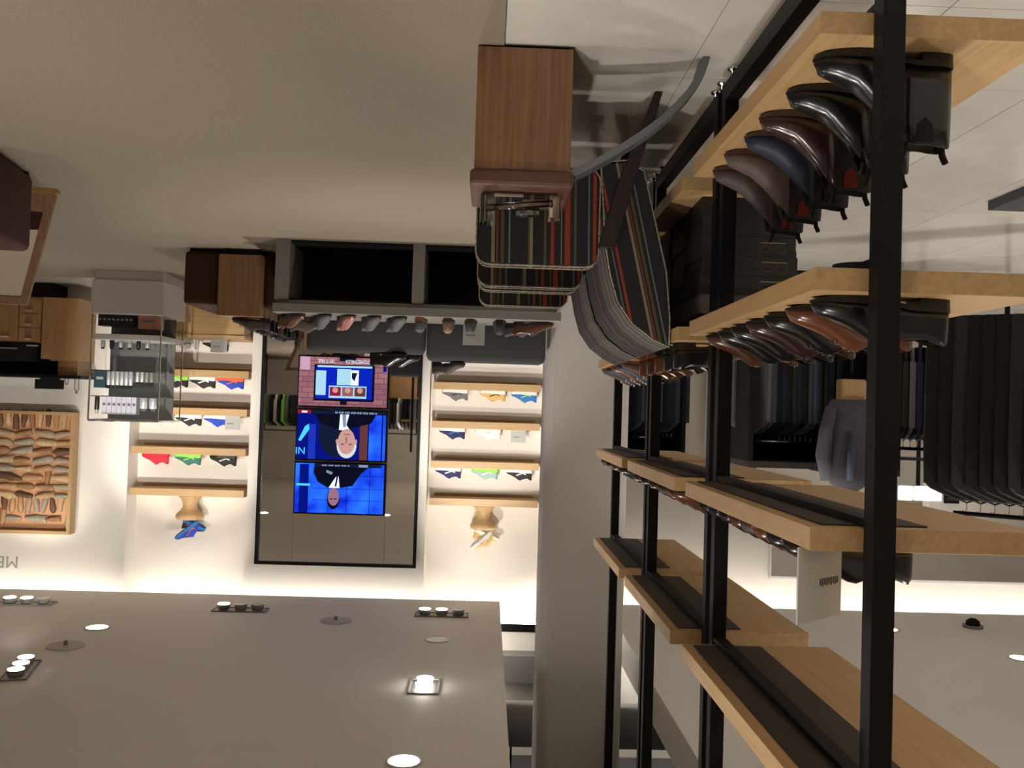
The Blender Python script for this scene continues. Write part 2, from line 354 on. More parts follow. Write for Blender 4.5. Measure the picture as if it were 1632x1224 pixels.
# bottom screen: brick wall with a monitor
z = 0.675; t = screen(z, 'bottom screen showing a monitor on a brick wall')
bm_, nt, b = nodes('screen_bricks'); nt.nodes.remove(b); e = nt.nodes.new('ShaderNodeEmission'); tc = nt.nodes.new('ShaderNodeTexCoord'); mp = nt.nodes.new('ShaderNodeMapping')
mp.inputs['Rotation'].default_value = (-PI/2, 0, 0); br = nt.nodes.new('ShaderNodeTexBrick'); br.inputs['Color1'].default_value = (.30, .12, .13, 1); br.inputs['Color2'].default_value = (.20, .075, .10, 1)
br.inputs['Mortar'].default_value = (.12, .06, .10, 1); br.inputs['Scale'].default_value = 1; br.inputs['Brick Width'].default_value = .13; br.inputs['Row Height'].default_value = .06; br.inputs['Mortar Size'].default_value = .005
nt.links.new(tc.outputs['Object'], mp.inputs[0]); nt.links.new(mp.outputs[0], br.inputs[0]); e.inputs[1].default_value = .7; nt.links.new(br.outputs[0], e.inputs[0]); nt.links.new(e.outputs[0], nt.nodes['Material Output'].inputs[0])
pic(t, 'brick_picture', z, rc(*F), bm_, 1); pic(t, 'window_picture', z, rc(.87, .975, .03, .28), emis('screen_pink', (.5, .3, .42), 1), 2)
pic(t, 'dark_post', z, rc(.03, .07, .03, .28), deep, 2)
pic(t, 'monitor', z, rc(.16, .82, .17, .87), blk, 3); pic(t, 'monitor_picture', z, rc(.185, .80, .19, .83), emis('screen_royal', (.003, .015, .42), 1), 4)
pic(t, 'monitor_bar', z, rc(.19, .785, .19, .225), pale, 5); pic(t, 'monitor_camera', z, rc(.455, .53, .87, .94), blk, 3); pic(t, 'dark_gap', z, rc(.37, .55, .03, .10), blk, 2)
pic(t, 'chat_window', z, rc(.69, .80, .29, .76), pale, 5); pic(t, 'document_window', z, rc(.42, .57, .25, .56), pale, 5); pic(t, 'chart_window', z, rc(.335, .42, .27, .56), white, 5); pic(t, 'chart', z, [(.35, .32), (.41, .32), (.41, .42), (.38, .48)], navy, 6)
pic(t, 'photo_strip', z, rc(.245, .655, .575, .81), pale, 5)
for k, mt_ in enumerate((brown, feat, red)):
    pic(t, 'photo', z, rc(.255+.135*k, .375+.135*k, .60, .77), mt_, 6); pic(t, 'photo_figure', z, ell(.315+.135*k, .66, .032, .055, 10), skin, 7)
text_part('caption', 'GOTOMEETING.CA', 0.056, (T0+SW*.185, 10.394, z+SH*.075), white, t, sx=.62); text_part('caption', 'TRY IT FREE', 0.056, (T0+SW*.60, 10.394, z+SH*.075), white, t, sx=.62)

# ------------------------------------------------------------------ shoes
SEC = [0, .015, .05, .11, .19, .28, .37, .44, .50, .57, .64, .71, .78, .85, .91, .955, .985, 1.0]
def interp(tab, s):
    for (a, va), (b_, vb) in zip(tab, tab[1:]):
        if s <= b_:
            f = (s-a)/(b_-a); f = f*f*(3-2*f); return va+(vb-va)*f
    return tab[-1][1]
WID = [(0, .012), (.015, .020), (.05, .027), (.12, .032), (.3, .033), (.5, .040), (.68, .047), (.8, .044), (.9, .034), (.96, .023), (1, .004)]
KIND = {
 'dress':   dict(L=.305, h=[(0, .100), (.05, .104), (.2, .088), (.35, .090), (.46, .110), (.57, .092), (.7, .066), (.85, .050), (.95, .040), (1, .022)], z0=[(0, .026), (.25, .026), (.5, .016), (1, .010)], open=.44, heel=.025, sole=.010, ov=1.05),
 'sneaker': dict(L=.30, h=[(0, .118), (.05, .122), (.18, .098), (.33, .106), (.45, .130), (.57, .108), (.7, .080), (.85, .062), (.95, .050), (1, .032)], z0=[(0, .034), (.3, .031), (.7, .024), (1, .026)], open=.44, heel=0, sole=.028, ov=1.09),
 'boot':    dict(L=.305, h=[(0, .205), (.05, .212), (.19, .205), (.30, .205), (.38, .198), (.45, .160), (.53, .126), (.62, .095), (.74, .070), (.86, .056), (.95, .045), (1, .024)], z0=[(0, .028), (.25, .028), (.5, .018), (1, .011)], open=.38, heel=.027, sole=.011, ov=1.05),
}
SHOE = {}
def shoe_meshes(kind):
    if kind in SHOE: return SHOE[kind]
    k = KIND[kind]; L = k['L']; up_ = MB(); rings = []; lin = []
    for s in SEC:
        wd = interp(WID, s); h = interp(k['h'], s); z0 = interp(k['z0'], s); x = (s-.5)*L
        if kind == 'boot' and s < .4: pass
        op = .03 < s < k['open']
        right = []
        for a in (0, .2, .42, .66, .86):
            ang = a*PI/2
            if op: yy = wd*(1 if a < .5 else 1-.06*(a-.42)/.44); zz = z0+(h-z0)*(a/.86)
            else: yy = wd*math.cos(ang)**.65; zz = z0+(h-z0)*math.sin(ang)**.8
            right.append((yy, zz))
        if op: right += [(wd*.80, h+.001), (wd*.70, h*.75), (wd*.62, z0+.012)]
        else:
            yl, zl = right[-1]; right += [(yl*.66, zl+(h-zl)*.6), (yl*.33, zl+(h-zl)*.9), (0.0008, h)]
        rings.append([(x, y, z) for y, z in right] + [(x, -y, z) for y, z in reversed(right)])
    sh_ = None
    if kind == 'boot':
        sh_ = MB().loft(rings[:7]); up_.loft(rings[6:])
    else: up_.loft(rings)
    sl = MB(); n = len(SEC); ov = k['ov']; top = []; bot = []
    for s in SEC:
        wd = interp(WID, s)*ov+.0015; x = (s-.5)*L*1.015; z0 = interp(k['z0'], s)+.003
        spring = 0.010*max(0, (s-.82)/.18)**2; zt = z0+ (0.004 if kind == 'sneaker' else 0)
        zb = max(0, spring) if k['heel'] == 0 else max(zt-k['sole']-.001, 0)*(1 if s < .6 else 0)+spring*.8
        top.append((x, wd, zt, zb))
    rr_ = [[(x, wd, zt), (x, wd*.98, zb), (x, -wd*.98, zb), (x, -wd, zt)] for x, wd, zt, zb in top]
    sl.loft(rr_)
    if k['heel']:
        hr = []
        for s in (0, .015, .05, .11, .19, .25):
            wd = interp(WID, s)*ov; x = (s-.5)*L*1.015
            hr.append([(x, wd, .022), (x, wd, 0), (x, -wd, 0), (x, -wd, .022)])
        sl.loft(hr)
    la = MB()
    for s in (.46, .51, .56, .61):
        x = (s-.5)*L; h = interp(k['h'], s); wd = interp(WID, s)*.42
        la.tube([(x+.006, -wd, h-.010), (x, -wd*.5, h+.001), (x-.003, 0, h+.004), (x, wd*.5, h+.001), (x+.006, wd, h-.010)], .0022, 5)
    gore = MB()
    if kind == 'boot':
        for sg in (1,):
            pts = []
            for s, z in ((.15, .200), (.28, .200), (.27, .16), (.22, .145), (.17, .16)):
                pts.append(((s-.5)*L, sg*(interp(WID, s)+.0012), z))
            gore.loft([pts, [(x, y-sg*.003, z) for x, y, z in pts]])
    tabs = MB()
    for x in (-.135,):
        x_ = x; tabs.loft([[(x_+dx, y, z) for dx, y in ((-.003, -.010), (.003, -.010), (.003, .010), (-.003, .010))] for z, x_ in ((.19, x), (.222, x-.004*(1 if x < -.1 else -1)), (.240, x-.012*(1 if x < -.1 else -1)))])
    swo = MB()
    for sg in (-1, 1):
        pts = [((s-.5)*L, sg*(interp(WID, s)+.0012), z) for s, z in ((.22, .06), (.36, .045), (.58, .072), (.62, .062), (.38, .035), (.24, .042))]
        swo.loft([pts, [(x, y-sg*.004, z) for x, y, z in pts]])
    SHOE[kind] = dict(shaft=sh_.mesh('shaft', smooth=True) if sh_ else None, upper=up_.mesh('upper', smooth=True), sole=sl.mesh('sole'), laces=la.mesh('laces', smooth=True), gore=gore.mesh('gore') if gore.v else None, tabs=tabs.mesh('pull_tab'), swoosh=swo.mesh('stripe'))
    return SHOE[kind]
LE = {}
def leather(name, col, rough=.25, coat=.25):
    if name not in LE: LE[name] = mat('leather_'+name, col, rough, noise=.08, nscale=30, coat=coat)
    return LE[name]
SHB = leather('black', (.004, .004, .005), .27, .15); SHR = leather('burgundy', (.034, .012, .014)); SHT = leather('tan', (.13, .045, .018)); SHW = leather('brown', (.08, .03, .015))
SHK = leather('dark_shaft', (.008, .006, .006), .7, 0); SHN = leather('navy', (.008, .014, .04), .55, 0); SHP = leather('taupe', (.10, .068, .062), .6, 0); SHG = leather('grey', (.05, .038, .036), .6, 0); SHU = leather('suede', (.11, .075, .055), .9, 0)
SOLEB = mat('sole_black', (.008, .007, .007), .4); SOLEW = mat('sole_white', (.75, .75, .72), .5); SOLEO = mat('sole_tan', (.25, .09, .03), .5); SOLEBR = mat('sole_brown', (.06, .03, .018), .45)
GORE = mat('gore_elastic', (.006, .006, .007), .9); GORER = mat('gore_red', (.16, .015, .008), .9)
def shoe(kind, loc, deg, upm, solem, label, group, laces=None, accent=None, gore=None, cat='shoe', sc=1.0, tilt=0):
    ms = shoe_meshes(kind)
    t = thing({'dress': 'dress_shoe', 'sneaker': 'sneaker', 'boot': 'ankle_boot'}[kind], label, cat, loc, group, math.radians(deg))
    t.scale = (sc, sc, sc)
    if tilt: t.rotation_euler = (0, math.radians(tilt), math.radians(deg))
    link('upper', ms['upper'], upm, t); link('sole', ms['sole'], solem, t)
    if laces: link('laces', ms['laces'], laces, t)
    if kind == 'boot': link('shaft', ms['shaft'], upm if upm is SHB else SHK, t)
    if accent: link('side_stripe', ms['swoosh'], accent, t)
    if gore:
        for sg in (1, -1):
            o = link('elastic_gore', ms['gore'], gore, t); o.scale = (1, sg, 1)
            o = link('pull_tab', ms['tabs'], GORE, t)
            if sg < 0: o.scale = (-1, 1, 1); o.location = (-.19, 0, 0)
    return t

# ------------------------------------------------------------------ shelving row with black posts and oak shelves
PX0, PX1 = -0.845, -0.797
LEV = (0.397, 0.947, 1.496, 2.048)
def shelving(y0, y1, ys0, ys1, label):
    t = thing('shelving_unit', label, 'shelving', (-.82, (y0+y1)/2, 0), 'oak and steel shoe shelving')
    for a in (y0, y1-.05): part('post', B(PX0, PX1, a, a+.05, .05, 5.2), BLACK, t, .002)
    part('base_rail', B(PX0, PX1, y0+.05, y1-.05, .05, .115), BLACK, t, .002)
    for a in (y0+.025, y1-.06, y0+.12):
        part('levelling_foot', MB().lathe([(.020, 0), (.024, .004), (.020, .014), (.009, .018), (.009, .051)], (-.82, a, 0), 12), CHROME, t, smooth=True)
    for z in LEV:
        s = part('shelf', B(-1.19, -.685, ys0, ys1, z-.05, z), OAKY, t, .0015)
        part('support_plate', B(-.95, -.72, ys0+.03, ys1-.03, z-.054, z-.0501), PLATE, s)
        part('support_rail', B(-.84, -.80, y0+.05, y1-.05, z-.07, z-.054), BLACK, s)
    return t
shelving(1.875, 3.225, 1.93, 3.15, 'nearest oak shelving unit with tall black boots on its low shelf')
shelving(3.285, 4.53, 3.34, 4.455, 'middle oak shelving unit with black shoe boxes on its low shelf')
shelving(4.58, 5.83, 4.645, 5.745, 'farthest oak shelving unit, close to the pale column')
g = 'ankle boots on the low shelf'
CX = -.865
for i, (y, mtl, lb, gr, sl) in enumerate(((2.04, SHB, 'nearest black polished ankle boot at the shelf end', GORE, SOLEB), (2.26, SHB, 'second black polished ankle boot, behind the nearest', GORE, SOLEB),
        (2.46, SHR, 'glossy burgundy ankle boot on the low shelf', GORER, SOLEBR), (2.64, SHN, 'navy blue ankle boot on the low shelf', GORE, SOLEBR),
        (2.83, SHP, 'taupe suede ankle boot on the low shelf', GORER, SOLEBR), (3.02, SHG, 'grey-brown ankle boot at the far end of the low shelf', GORER, SOLEBR))):
    shoe('boot', (CX-.01*(i % 2), y, .3975), 2-2*i*.4, mtl, sl, lb, g, gore=gr, cat='boot')
g = 'dress shoes on the eye-level shelf'
for i, (y, mtl, lb, la) in enumerate(((2.03, SHB, 'nearest black loafer on the middle shelf', None), (2.20, SHT, 'brown lace-up dress shoe beside the nearest black one', SHW), (2.37, SHB, 'black lace-up dress shoe with bright eyelets', SOLEB),
        (2.54, SHR, 'burgundy lace-up dress shoe on the middle shelf', SOLEB), (2.70, SHB, 'shiny black slip-on shoe beside the burgundy lace-up', None), (2.85, SHB, 'shiny black slip-on shoe next to the last brown one', None), (3.01, SHW, 'dark brown slip-on at the far end of the middle shelf', None))):
    shoe('dress', (CX, y, .9475), 0, mtl, SOLEB, lb, g, laces=la)
g = 'shoes on the high shelf'
hl = ['glossy black shoe high at the near shelf end', 'black shoe over the near end, second on the high shelf', 'tan shoe tip on the high shelf', 'dark grey shoe tip on the high shelf beside the tan one', 'brown shoe tip in the middle of the high shelf', 'black shoe tip past the brown one on the high shelf', 'glossy black shoe tip on the high shelf, second from its far end', 'glossy black shoe tip at the high shelf far end']
for i, (mtl, y) in enumerate(zip((SHB, SHB, SHT, SHG, SHW, SHB, SHB, SHB), (2.17, 2.30, 2.42, 2.54, 2.66, 2.78, 2.91, 3.04))):
    shoe('dress', (-.86, y, 1.4965), 0, mtl, SOLEO if i == 2 else SOLEB, hl[i], g)
t = thing('shelf_sign', 'white acrylic sign card on the high shelf of the nearest unit', 'sign', (-.745, 2.03, 1.4965), None, math.radians(-40))
part('card', B(-.09, .09, -.002, .002, 0, .165), mat('white_card', (.62, .61, .58), .4), t, local=True)
for k in range(9): part('print_mark', B(-.075+.009*k, -.069+.009*k, -.0028, -.002, .075, .09+.003*(k % 2)), INK, t, local=True)
g = 'brown shoes on the middle unit'
for i, (y, mtl, lb) in enumerate(((3.47, SHB, 'black shoe heel at the near end of the middle unit'), (3.66, SHB, 'second black shoe on the middle unit'), (3.86, SHT, 'reddish tan shoe on the middle unit'), (4.05, SHW, 'brown shoe with tan heel on the middle unit'), (4.25, SHT, 'tan shoe at the far end of the middle unit'))):
    shoe('dress', (-.85, y, .9475), 178, mtl, SOLEO if i > 2 else SOLEB, lb, g, laces=None if i < 2 else SHW)
g = 'suede shoes on the farthest unit'
for i, (y, mtl, lb) in enumerate(((4.78, SHU, 'brown suede lace-up at the near end of the farthest unit'), (4.98, SHN, 'blue suede lace-up on the farthest unit'), (5.18, SHT, 'tan lace-up on the farthest unit'), (5.38, SHN, 'blue lace-up beside the tan one on the farthest unit'), (5.58, SHU, 'brown suede lace-up at the far end of the row'))):
    shoe('dress', (-.84, y, .9475), 0, mtl, SOLEO, lb, g, laces=SOLEW)
g = 'shoes high on the farther units'
for i, (y, mtl, lb) in enumerate(((3.50, SHT, 'tan shoe high on the middle unit'), (3.72, SHG, 'grey shoe high on the middle unit'), (3.94, SHW, 'brown shoe high on the middle unit'), (4.16, SHB, 'black shoe high on the middle unit'), (4.35, SHR, 'burgundy shoe high on the middle unit'),
        (4.85, SHB, 'black shoe high on the farthest unit'), (5.10, SHW, 'brown shoe high on the farthest unit'), (5.35, SHR, 'burgundy shoe high on the farthest unit'), (5.58, SHG, 'grey shoe high on the farthest unit'))):
    shoe('dress', (-.85, y, 1.4965), 0, mtl, SOLEB, lb, g)
for k, (x, z, hh) in enumerate(((-.90, 1.4965, .11),)):
    solo('price_card', B(x-.06, x+.06, 3.405, 3.41, z, z+hh), CARD, 'white price card high on the middle unit', 'sign', loc=(x, 3.405, z))
# shoe boxes on the middle unit
BOXM = mat('box_black', (.012, .010, .009), .55, noise=.1); BOXG = mat('box_gold_print', (.20, .16, .07), .5); BOXS = mat('box_grey', (.13, .115, .115), .6); BOXP = mat('box_line_print', (.09, .085, .08), .6)
outl = MB()
for cx_, rx, rz_ in ((-.066, .024, .013), (-.118, .024, .014)):
    n = 14; o_ = [(cx_+rx*math.cos(2*PI*k/n), rz_*math.sin(2*PI*k/n)) for k in range(n)]; i_ = [(cx_+(rx-.0016)*math.cos(2*PI*k/n), (rz_-.0016)*math.sin(2*PI*k/n)) for k in range(n)]
    for k in range(n):
        q = (k+1) % n; outl.quad((o_[k][0], 0, o_[k][1]+.044), (o_[q][0], 0, o_[q][1]+.044), (i_[q][0], 0, i_[q][1]+.044), (i_[k][0], 0, i_[k][1]+.044))
ol_me = outl.mesh('shoe_outline'); gold_me = B(-.14, -.045, -.0002, 0, .018, .023).mesh('gold_line')
txt = MB()
for k in range(4): txt.box(.10, .15-.006*k, -.0002, 0, .025+.009*k, .029+.009*k)
txt_me = txt.mesh('text_lines')
bd = [('box_body', B(-.18, .18, 0, .24, 0, .060).mesh('box_body'), None), ('box_lid', B(-.182, .182, -.002, .242, .048, .0725).mesh('box_lid'), None)]
for st, (y, n_) in enumerate(((3.42, 6), (3.72, 6), (4.02, 6))):
    for k in range(n_):
        gm = BOXS if k == 5 else BOXM
        lb = ('grey lidded shoe box on top of the %s stack of boxes' if k == 5 else 'black shoe box, '+('lowest', 'second lowest', 'third from below', 'third from the top', 'second from the top')[k]+' in the %s stack of boxes') % ('nearest', 'middle', 'farthest')[st]
        t = thing('shoe_box', lb, 'box', (-.96+random.uniform(-.006, .006), y, .3975+.0735*k), 'shoe boxes in the %s stack' % ('nearest', 'middle', 'farthest')[st])
        for nm, me, _ in bd: link(nm, me, gm, t)
        if k < 5 and st == 0:
            for nm, me, mm in (('shoe_outline_print', ol_me, BOXP), ('gold_print', gold_me, BOXG), ('text_print', txt_me, BOXP)):
                o = link(nm, me, mm, t); o.location = (0, -.0035 if 0 else -.0025, 0)

# ------------------------------------------------------------------ side table with leather pad and bent steel arm, foot measure on it
t = thing('side_table', 'oak end table with brown leather pad on the carpet edge', 'table', (-.09, 3.22, 0))
part('oak_body', B(-.25, .07, 3.04, 3.38, .012, .425), OAKZ, t, .003)
part('plinth', B(-.235, .055, 3.055, 3.37, .002, .012), BLKM, t)
part('leather_pad', B(-.262, .083, 3.028, 3.40, .425, .478), LEATH, t, .012)
ctl = [(-.20, .445), (-.27, .428), (-.38, .368), (-.49, .295), (-.58, .222), (-.66, .135), (-.70, .065), (-.718, .0)]
arc = []
for k in range(len(ctl)-1):
    for f in (0, .5):
        p0, p1, p2, p3 = ctl[max(k-1, 0)], ctl[k], ctl[k+1], ctl[min(k+2, len(ctl)-1)]
        arc.append(tuple(.5*(2*b1+(c1-a1)*f+(2*a1-5*b1+4*c1-d1_)*f*f+(3*b1-a1-3*c1+d1_)*f**3) for a1, b1, c1, d1_ in zip(p0, p1, p2, p3)))
arc.append(ctl[-1])
mb = MB(); rings = []
for k, (x, z) in enumerate(arc):
    xa, za = arc[max(k-1, 0)]; xb, zb = arc[min(k+1, len(arc)-1)]
    tx, tz = xb-xa, zb-za; l = math.hypot(tx, tz); nx, nz = tz/l, -tx/l
    h_ = .026
    rings.append([(x, 3.08, max(z, 0.001)), (x, 3.16, max(z, .001)), (x-nx*h_, 3.16, max(z-nz*h_, .001)), (x-nx*h_, 3.08, max(z-nz*h_, .001))])
mb.loft(rings); part('bent_steel_arm', mb, STEEL, t, .002)
t = thing('foot_measure', 'clear and chrome foot-measuring device lying on the leather pad', 'foot measure', (-.09, 3.2, .4785))
part('base_plate', B(-.215, .035, 3.12, 3.22, .4785, .484), ACRYL, t, .002)
def cup(cx, cy, r, h, mt_, nm, a0):
    mb = MB(); rg = []
    for k in range(13):
        a = math.radians(a0+180*k/12); c, s_ = math.cos(a), math.sin(a)
        rg.append([(cx+r*c, cy+r*s_, .484), (cx+(r-.003)*c, cy+(r-.003)*s_, .484), (cx+(r-.003)*c, cy+(r-.003)*s_, .484+h), (cx+r*c, cy+r*s_, .484+h)])
    mb.loft(rg); part(nm, mb, mt_, t, smooth=False)
cup(-.19, 3.17, .040, .075, mat('satin_nickel', (.55, .5, .44), .25, 1.0), 'heel_cup', 90)
cup(.0, 3.17, .048, .095, ACRYL, 'toe_cup', -90)
part('slide_bar', MB().tube([(-.20, 3.125, .512), (.03, 3.125, .535)], .012, 10), ACRYL, t, smooth=True)
part('slide_knob', MB().tube([(-.155, 3.13, .545), (-.075, 3.13, .548)], .016, 12), ACRYL, t, smooth=True)
part('width_bar', B(-.10, .0, 3.115, 3.225, .486, .497), CHROME, t, .002)

# ------------------------------------------------------------------ striped lounge chairs, in profile
SA = stripes('stripe_arm', (1, 0.0, 0.02), 0.47, .86)
bx, bz = math.cos(math.radians(13)), math.sin(math.radians(13))
SB_ = stripes('stripe_back', (bx*1.7, 1, bz*1.7), 0.62, .33)
SS = stripes('stripe_seat', (0, 1, 0), 0.6, .1)
DK, GA, GB, GC = (.012, .012, .015), (.08, .073, .07), (.04, .034, .034), (.13, .12, .105)
SF = stripes('stripe_pad', (0, 1, 0), 0.68, .5, [(0, DK), (.03, GC), (.06, GA), (.11, GB), (.15, GA), (.19, GC), (.22, GB), (.28, GA), (.32, DK), (.34, GC), (.37, DK), (.43, GB), (.46, DK), (.62, (.2, .04, .02)), (.65, DK), (.80, GB), (.83, DK)])
def rrect(x0, x1, z0, z1, r, n=5):
    pts = []
    for cx, cz, a0 in ((x1-r, z1-r, 0), (x0+r, z1-r, 90), (x0+r, z0+r, 180), (x1-r, z0+r, 270)):
        for k in range(n): a = math.radians(a0+90*k/(n-1)); pts.append((cx+r*math.cos(a), cz+r*math.sin(a)))
    return pts
def chair(y0, label):
    """local frame: chair faces +X; y0 = near side plane"""
    t = thing('lounge_chair', label, 'chair', (-.30, y0+.34, 0), 'striped lounge chairs')
    W = .68
    for a, b_ in ((0, .07), (W-.07, W)):
        o2 = rrect(-.40, .062, .30, .672, .05); i2 = rrect(-.392, .054, .308, .664, .045)
        mb = MB().loft([[(x, y, z) for x, z in o] for y, o in ((y0+a, i2), (y0+a+.008, o2), (y0+b_-.008, o2), (y0+b_, i2))])
        ar = part('arm_panel', mb, SA, t)
        for yy in (y0+a+.003, y0+b_-.003):
            loop = [(x, yy, z) for x, z in rrect(-.401, .063, .299, .673, .05)]; loop.append(loop[0])
            part('piping', MB().tube(loop, .0036, 6, False), PIPING, ar, smooth=True)
    # reclined back: profile in XZ, extruded over the width
    prof = [(-.40, .27), (-.415, .45), (-.425, .58), (-.448, .70), (-.478, .80), (-.535, .88), (-.61, .935), (-.70, .965), (-.722, .955), (-.70, .86), (-.66, .68), (-.615, .50), (-.565, .30), (-.50, .26)]
    prof = [(max(x, -.678+.0*z) if z > .6 else x, z) for x, z in prof]
    cx_ = sum(p[0] for p in prof)/len(prof); cz_ = sum(p[1] for p in prof)/len(prof)
    shr = [(cx_+(x-cx_)*.95, cz_+(z-cz_)*.97) for x, z in prof]
    mb = MB().loft([[(x, y, z) for x, z in p] for y, p in ((y0, shr), (y0+.012, prof), (y0+W-.012, prof), (y0+W, shr))])
    bk = part('backrest', mb, SB_, t)
    fp = prof[2:9]; outp = [(x+.004, z+.002) for x, z in fp]
    part('back_pad', MB().loft([[(x, y, z) for x, z in outp + [(x-.02, z-.012) for x, z in reversed(fp)]] for y in (y0+.014, y0+W-.014)]), SF, bk)
    for yy in (y0+.004, y0+W-.004):
        loop = [(x, yy, z) for x, z in prof]; loop.append(loop[0])
        part('piping', MB().tube(loop, .0036, 6, False), PIPING, bk, smooth=True)
    part('seat_cushion', MB().loft([[(x, y, z) for x, z in rrect(-.44, .06, .30, .47, .05)] for y in (y0+.072, y0+W-.072)]), SS, t)
    for yy in (y0-.024, y0+W-.004):
        part('leg', MB().loft([[(x, yy+d, z) for d in (0, .028) for x, z in ((c0, z_), (c1, z_))][0:2] + [(c1, yy+.028, z_), (c0, yy+.028, z_)] for c0, c1, z_ in ((-.625, -.595, 0), (-.52, -.46, .37), (-.46, -.395, .60))]), WENGE, t, .003)
        part('leg', MB().bar((.02, yy+.05, 0), (-.02, yy+.05, .32), .035, .035), WENGE, t, .003)
    part('seat_rail', B(-.45, .02, y0+.08, y0+W-.08, .275, .30), WENGE, t)
    return t
chair(3.46, 'striped lounge chair nearer to the camera, behind the end table')
chair(4.22, 'striped lounge chair standing farther back, behind the nearer one')

# ------------------------------------------------------------------ low cubby unit with shoes on top, grey padded backs behind
t = thing('cubby_unit', 'low grey display unit with two dark open cubbies', 'display unit', (.54, 7.1, 0))
part('side_panel', B(1.50, 1.605, 6.85, 7.38, 0, .455), GREYL, t, .003); part('side_panel', B(-.51, -.41, 6.85, 7.38, 0, .455), GREYL, t, .003)
part('divider', B(.50, .59, 6.85, 7.38, 0, .455), GREYL, t, .003)
part('back_panel', B(-.50, 1.6, 7.36, 7.385, 0, .455), BLKM, t)
part('bottom', B(-.41, .50, 6.88, 7.36, .0, .025), BLKM, t); part('bottom', B(.59, 1.50, 6.88, 7.36, .0, .025), BLKM, t)
part('spacer', B(-.48, 1.58, 6.87, 7.36, .455, .485), GREYL, t)
part('top', B(-.525, 1.61, 6.83, 7.39, .485, .55), GREYL, t, .003)
for nm, me_ in (('lining', B(.592, 1.498, 6.87, 7.36, .44, .454)), ('lining', B(-.408, .498, 6.87, 7.36, .44, .454))): part(nm, me_, BLKM, t)
PKS = leather('rose', (.30, .12, .10), .4, .2); TANS = leather('sand', (.26, .17, .10), .8, 0); GRYS = leather('slate', (.10, .10, .11), .8, 0)
g = 'shoes on the low display unit'
for (x, y, dg, kd, mtl, sl, lb, la) in ((1.50, 6.98, 222, 'dress', SHW, SOLEB, 'brown shoe at the leather-bench end of the low unit', None), (1.40, 7.18, 160, 'sneaker', SHU, SOLEBR, 'grey-brown walking shoe behind the brown one', SOLEB),
        (1.27, 6.98, 243, 'dress', GRYS, SOLEB, 'dark grey shoe third along the low unit', None), (1.09, 6.98, 243, 'dress', PKS, SOLEB, 'rose brown shoe on the low unit', None), (.90, 6.98, 243, 'dress', GRYS, SOLEB, 'grey slip-on beside the rose shoe on the low unit', None),
        (.71, 6.98, 243, 'dress', GRYS, SOLEB, 'grey slip-on in the middle of the low unit', None), (.53, 7.02, 90, 'dress', GRYS, SOLEO, 'grey shoe with orange sole seen from its heel', None), (.32, 7.02, 90, 'dress', TANS, SOLEBR, 'sand suede shoe seen from its heel', None),
        (.15, 7.02, 90, 'dress', GRYS, SOLEBR, 'slate suede shoe seen from its heel', None), (-.07, 7.02, 90, 'dress', SHG, SOLEB, 'dark shoe seen from its heel, beside the leather boots', None),
        (-.33, 6.98, 12+180, 'dress', SHW, SOLEB, 'dark brown leather shoe at the column end of the unit', SOLEB), (-.26, 7.14, 12+180, 'dress', SHG, SOLEB, 'dark leather shoe behind the brown one at the column end', SOLEB)):
    shoe(kd, (x, y, .5505), dg, mtl, sl, lb, g, laces=la)
def card(x, y, z, wd, hh, label, rz=0):
    t = thing('sign_card', label, 'sign', (x, y, z), None, rz)
    part('card', B(-wd/2, wd/2, -.003, .003, 0, hh), CARD, t, local=True)
    for k in range(6): part('print_mark', B(-wd*.05+wd*.07*k, -wd*.05+wd*.05+wd*.07*k, -.0038, -.003, hh*.52, hh*.6), INK, t, local=True)
    return t
card(.125, 7.20, .5505, .17, .175, 'silver sign card among the shoes on the low unit')
def padded(x0, x1, y0, y1, z1, label):
    t = thing('padded_back', label, 'sofa', ((x0+x1)/2, y0, 0), 'grey padded seat backs')
    part('back_cushion', B(x0, x1, y0, y1, .30, z1), GREYF, t, .05, True)
    part('seat', B(x0, x1, y1, y1+.55, .12, .42), GREYF, t, .03)
    for x in (x0+.05, x1-.08): part('leg', B(x, x+.03, y1+.05, y1+.08, 0, .12), BLKM, t); part('leg', B(x, x+.03, y0+.05, y0+.08, 0, .30), BLKM, t)
padded(-.46, .515, 7.5, 7.68, .845, 'grey felt sofa back in front of the right alcove, next to the column')
padded(.525, 1.49, 7.5, 7.68, .795, 'grey felt sofa back in front of the mirror')
shoe('dress', (.33, 7.59, .8465), 200, SHG, SOLEB, 'grey-brown shoe standing alone on the sofa back', 'shoes on the sofa backs', sc=.95)
shoe('dress', (.82, 7.545, .7965), 188, SHB, SOLEB, 'black shoe on the sofa back before the mirror', 'shoes on the sofa backs'); shoe('dress', (.72, 7.638, .7965), 188, SHB, SOLEB, 'black shoe half hidden behind its mate on the sofa back', 'shoes on the sofa backs')

# ------------------------------------------------------------------ leather bench with oak block and dress shoes
t = thing('leather_bench', 'dark brown leather bench with an oak block in its middle', 'bench', (2.1, 7.9, 0))
part('leather_seat', B(2.165, 2.45, 7.38, 8.3, .03, .46), LEATD, t, .03); part('leather_seat', B(1.73, 1.825, 7.42, 8.3, .03, .47), LEATD, t, .03)
part('oak_block', B(1.825, 2.165, 7.34, 8.9, .055, .545), OAKZ, t, .003); part('plinth', B(1.85, 2.14, 7.36, 8.88, 0, .055), BLKM, t); part('plinth', B(2.18, 2.42, 7.42, 8.28, 0, .035), BLKM, t)
names = ['nearest', 'second', 'third', 'fourth', 'fifth', 'sixth', 'seventh', 'farthest']
for k in range(8):
    shoe('dress', (1.93, 7.48+.165*k, .5455), 0, SHB if k % 3 else SHG, SOLEB, '%s black dress shoe in the row on the oak bench block' % names[k], 'dress shoes on the oak bench block', laces=SHW if k % 2 else SOLEB)
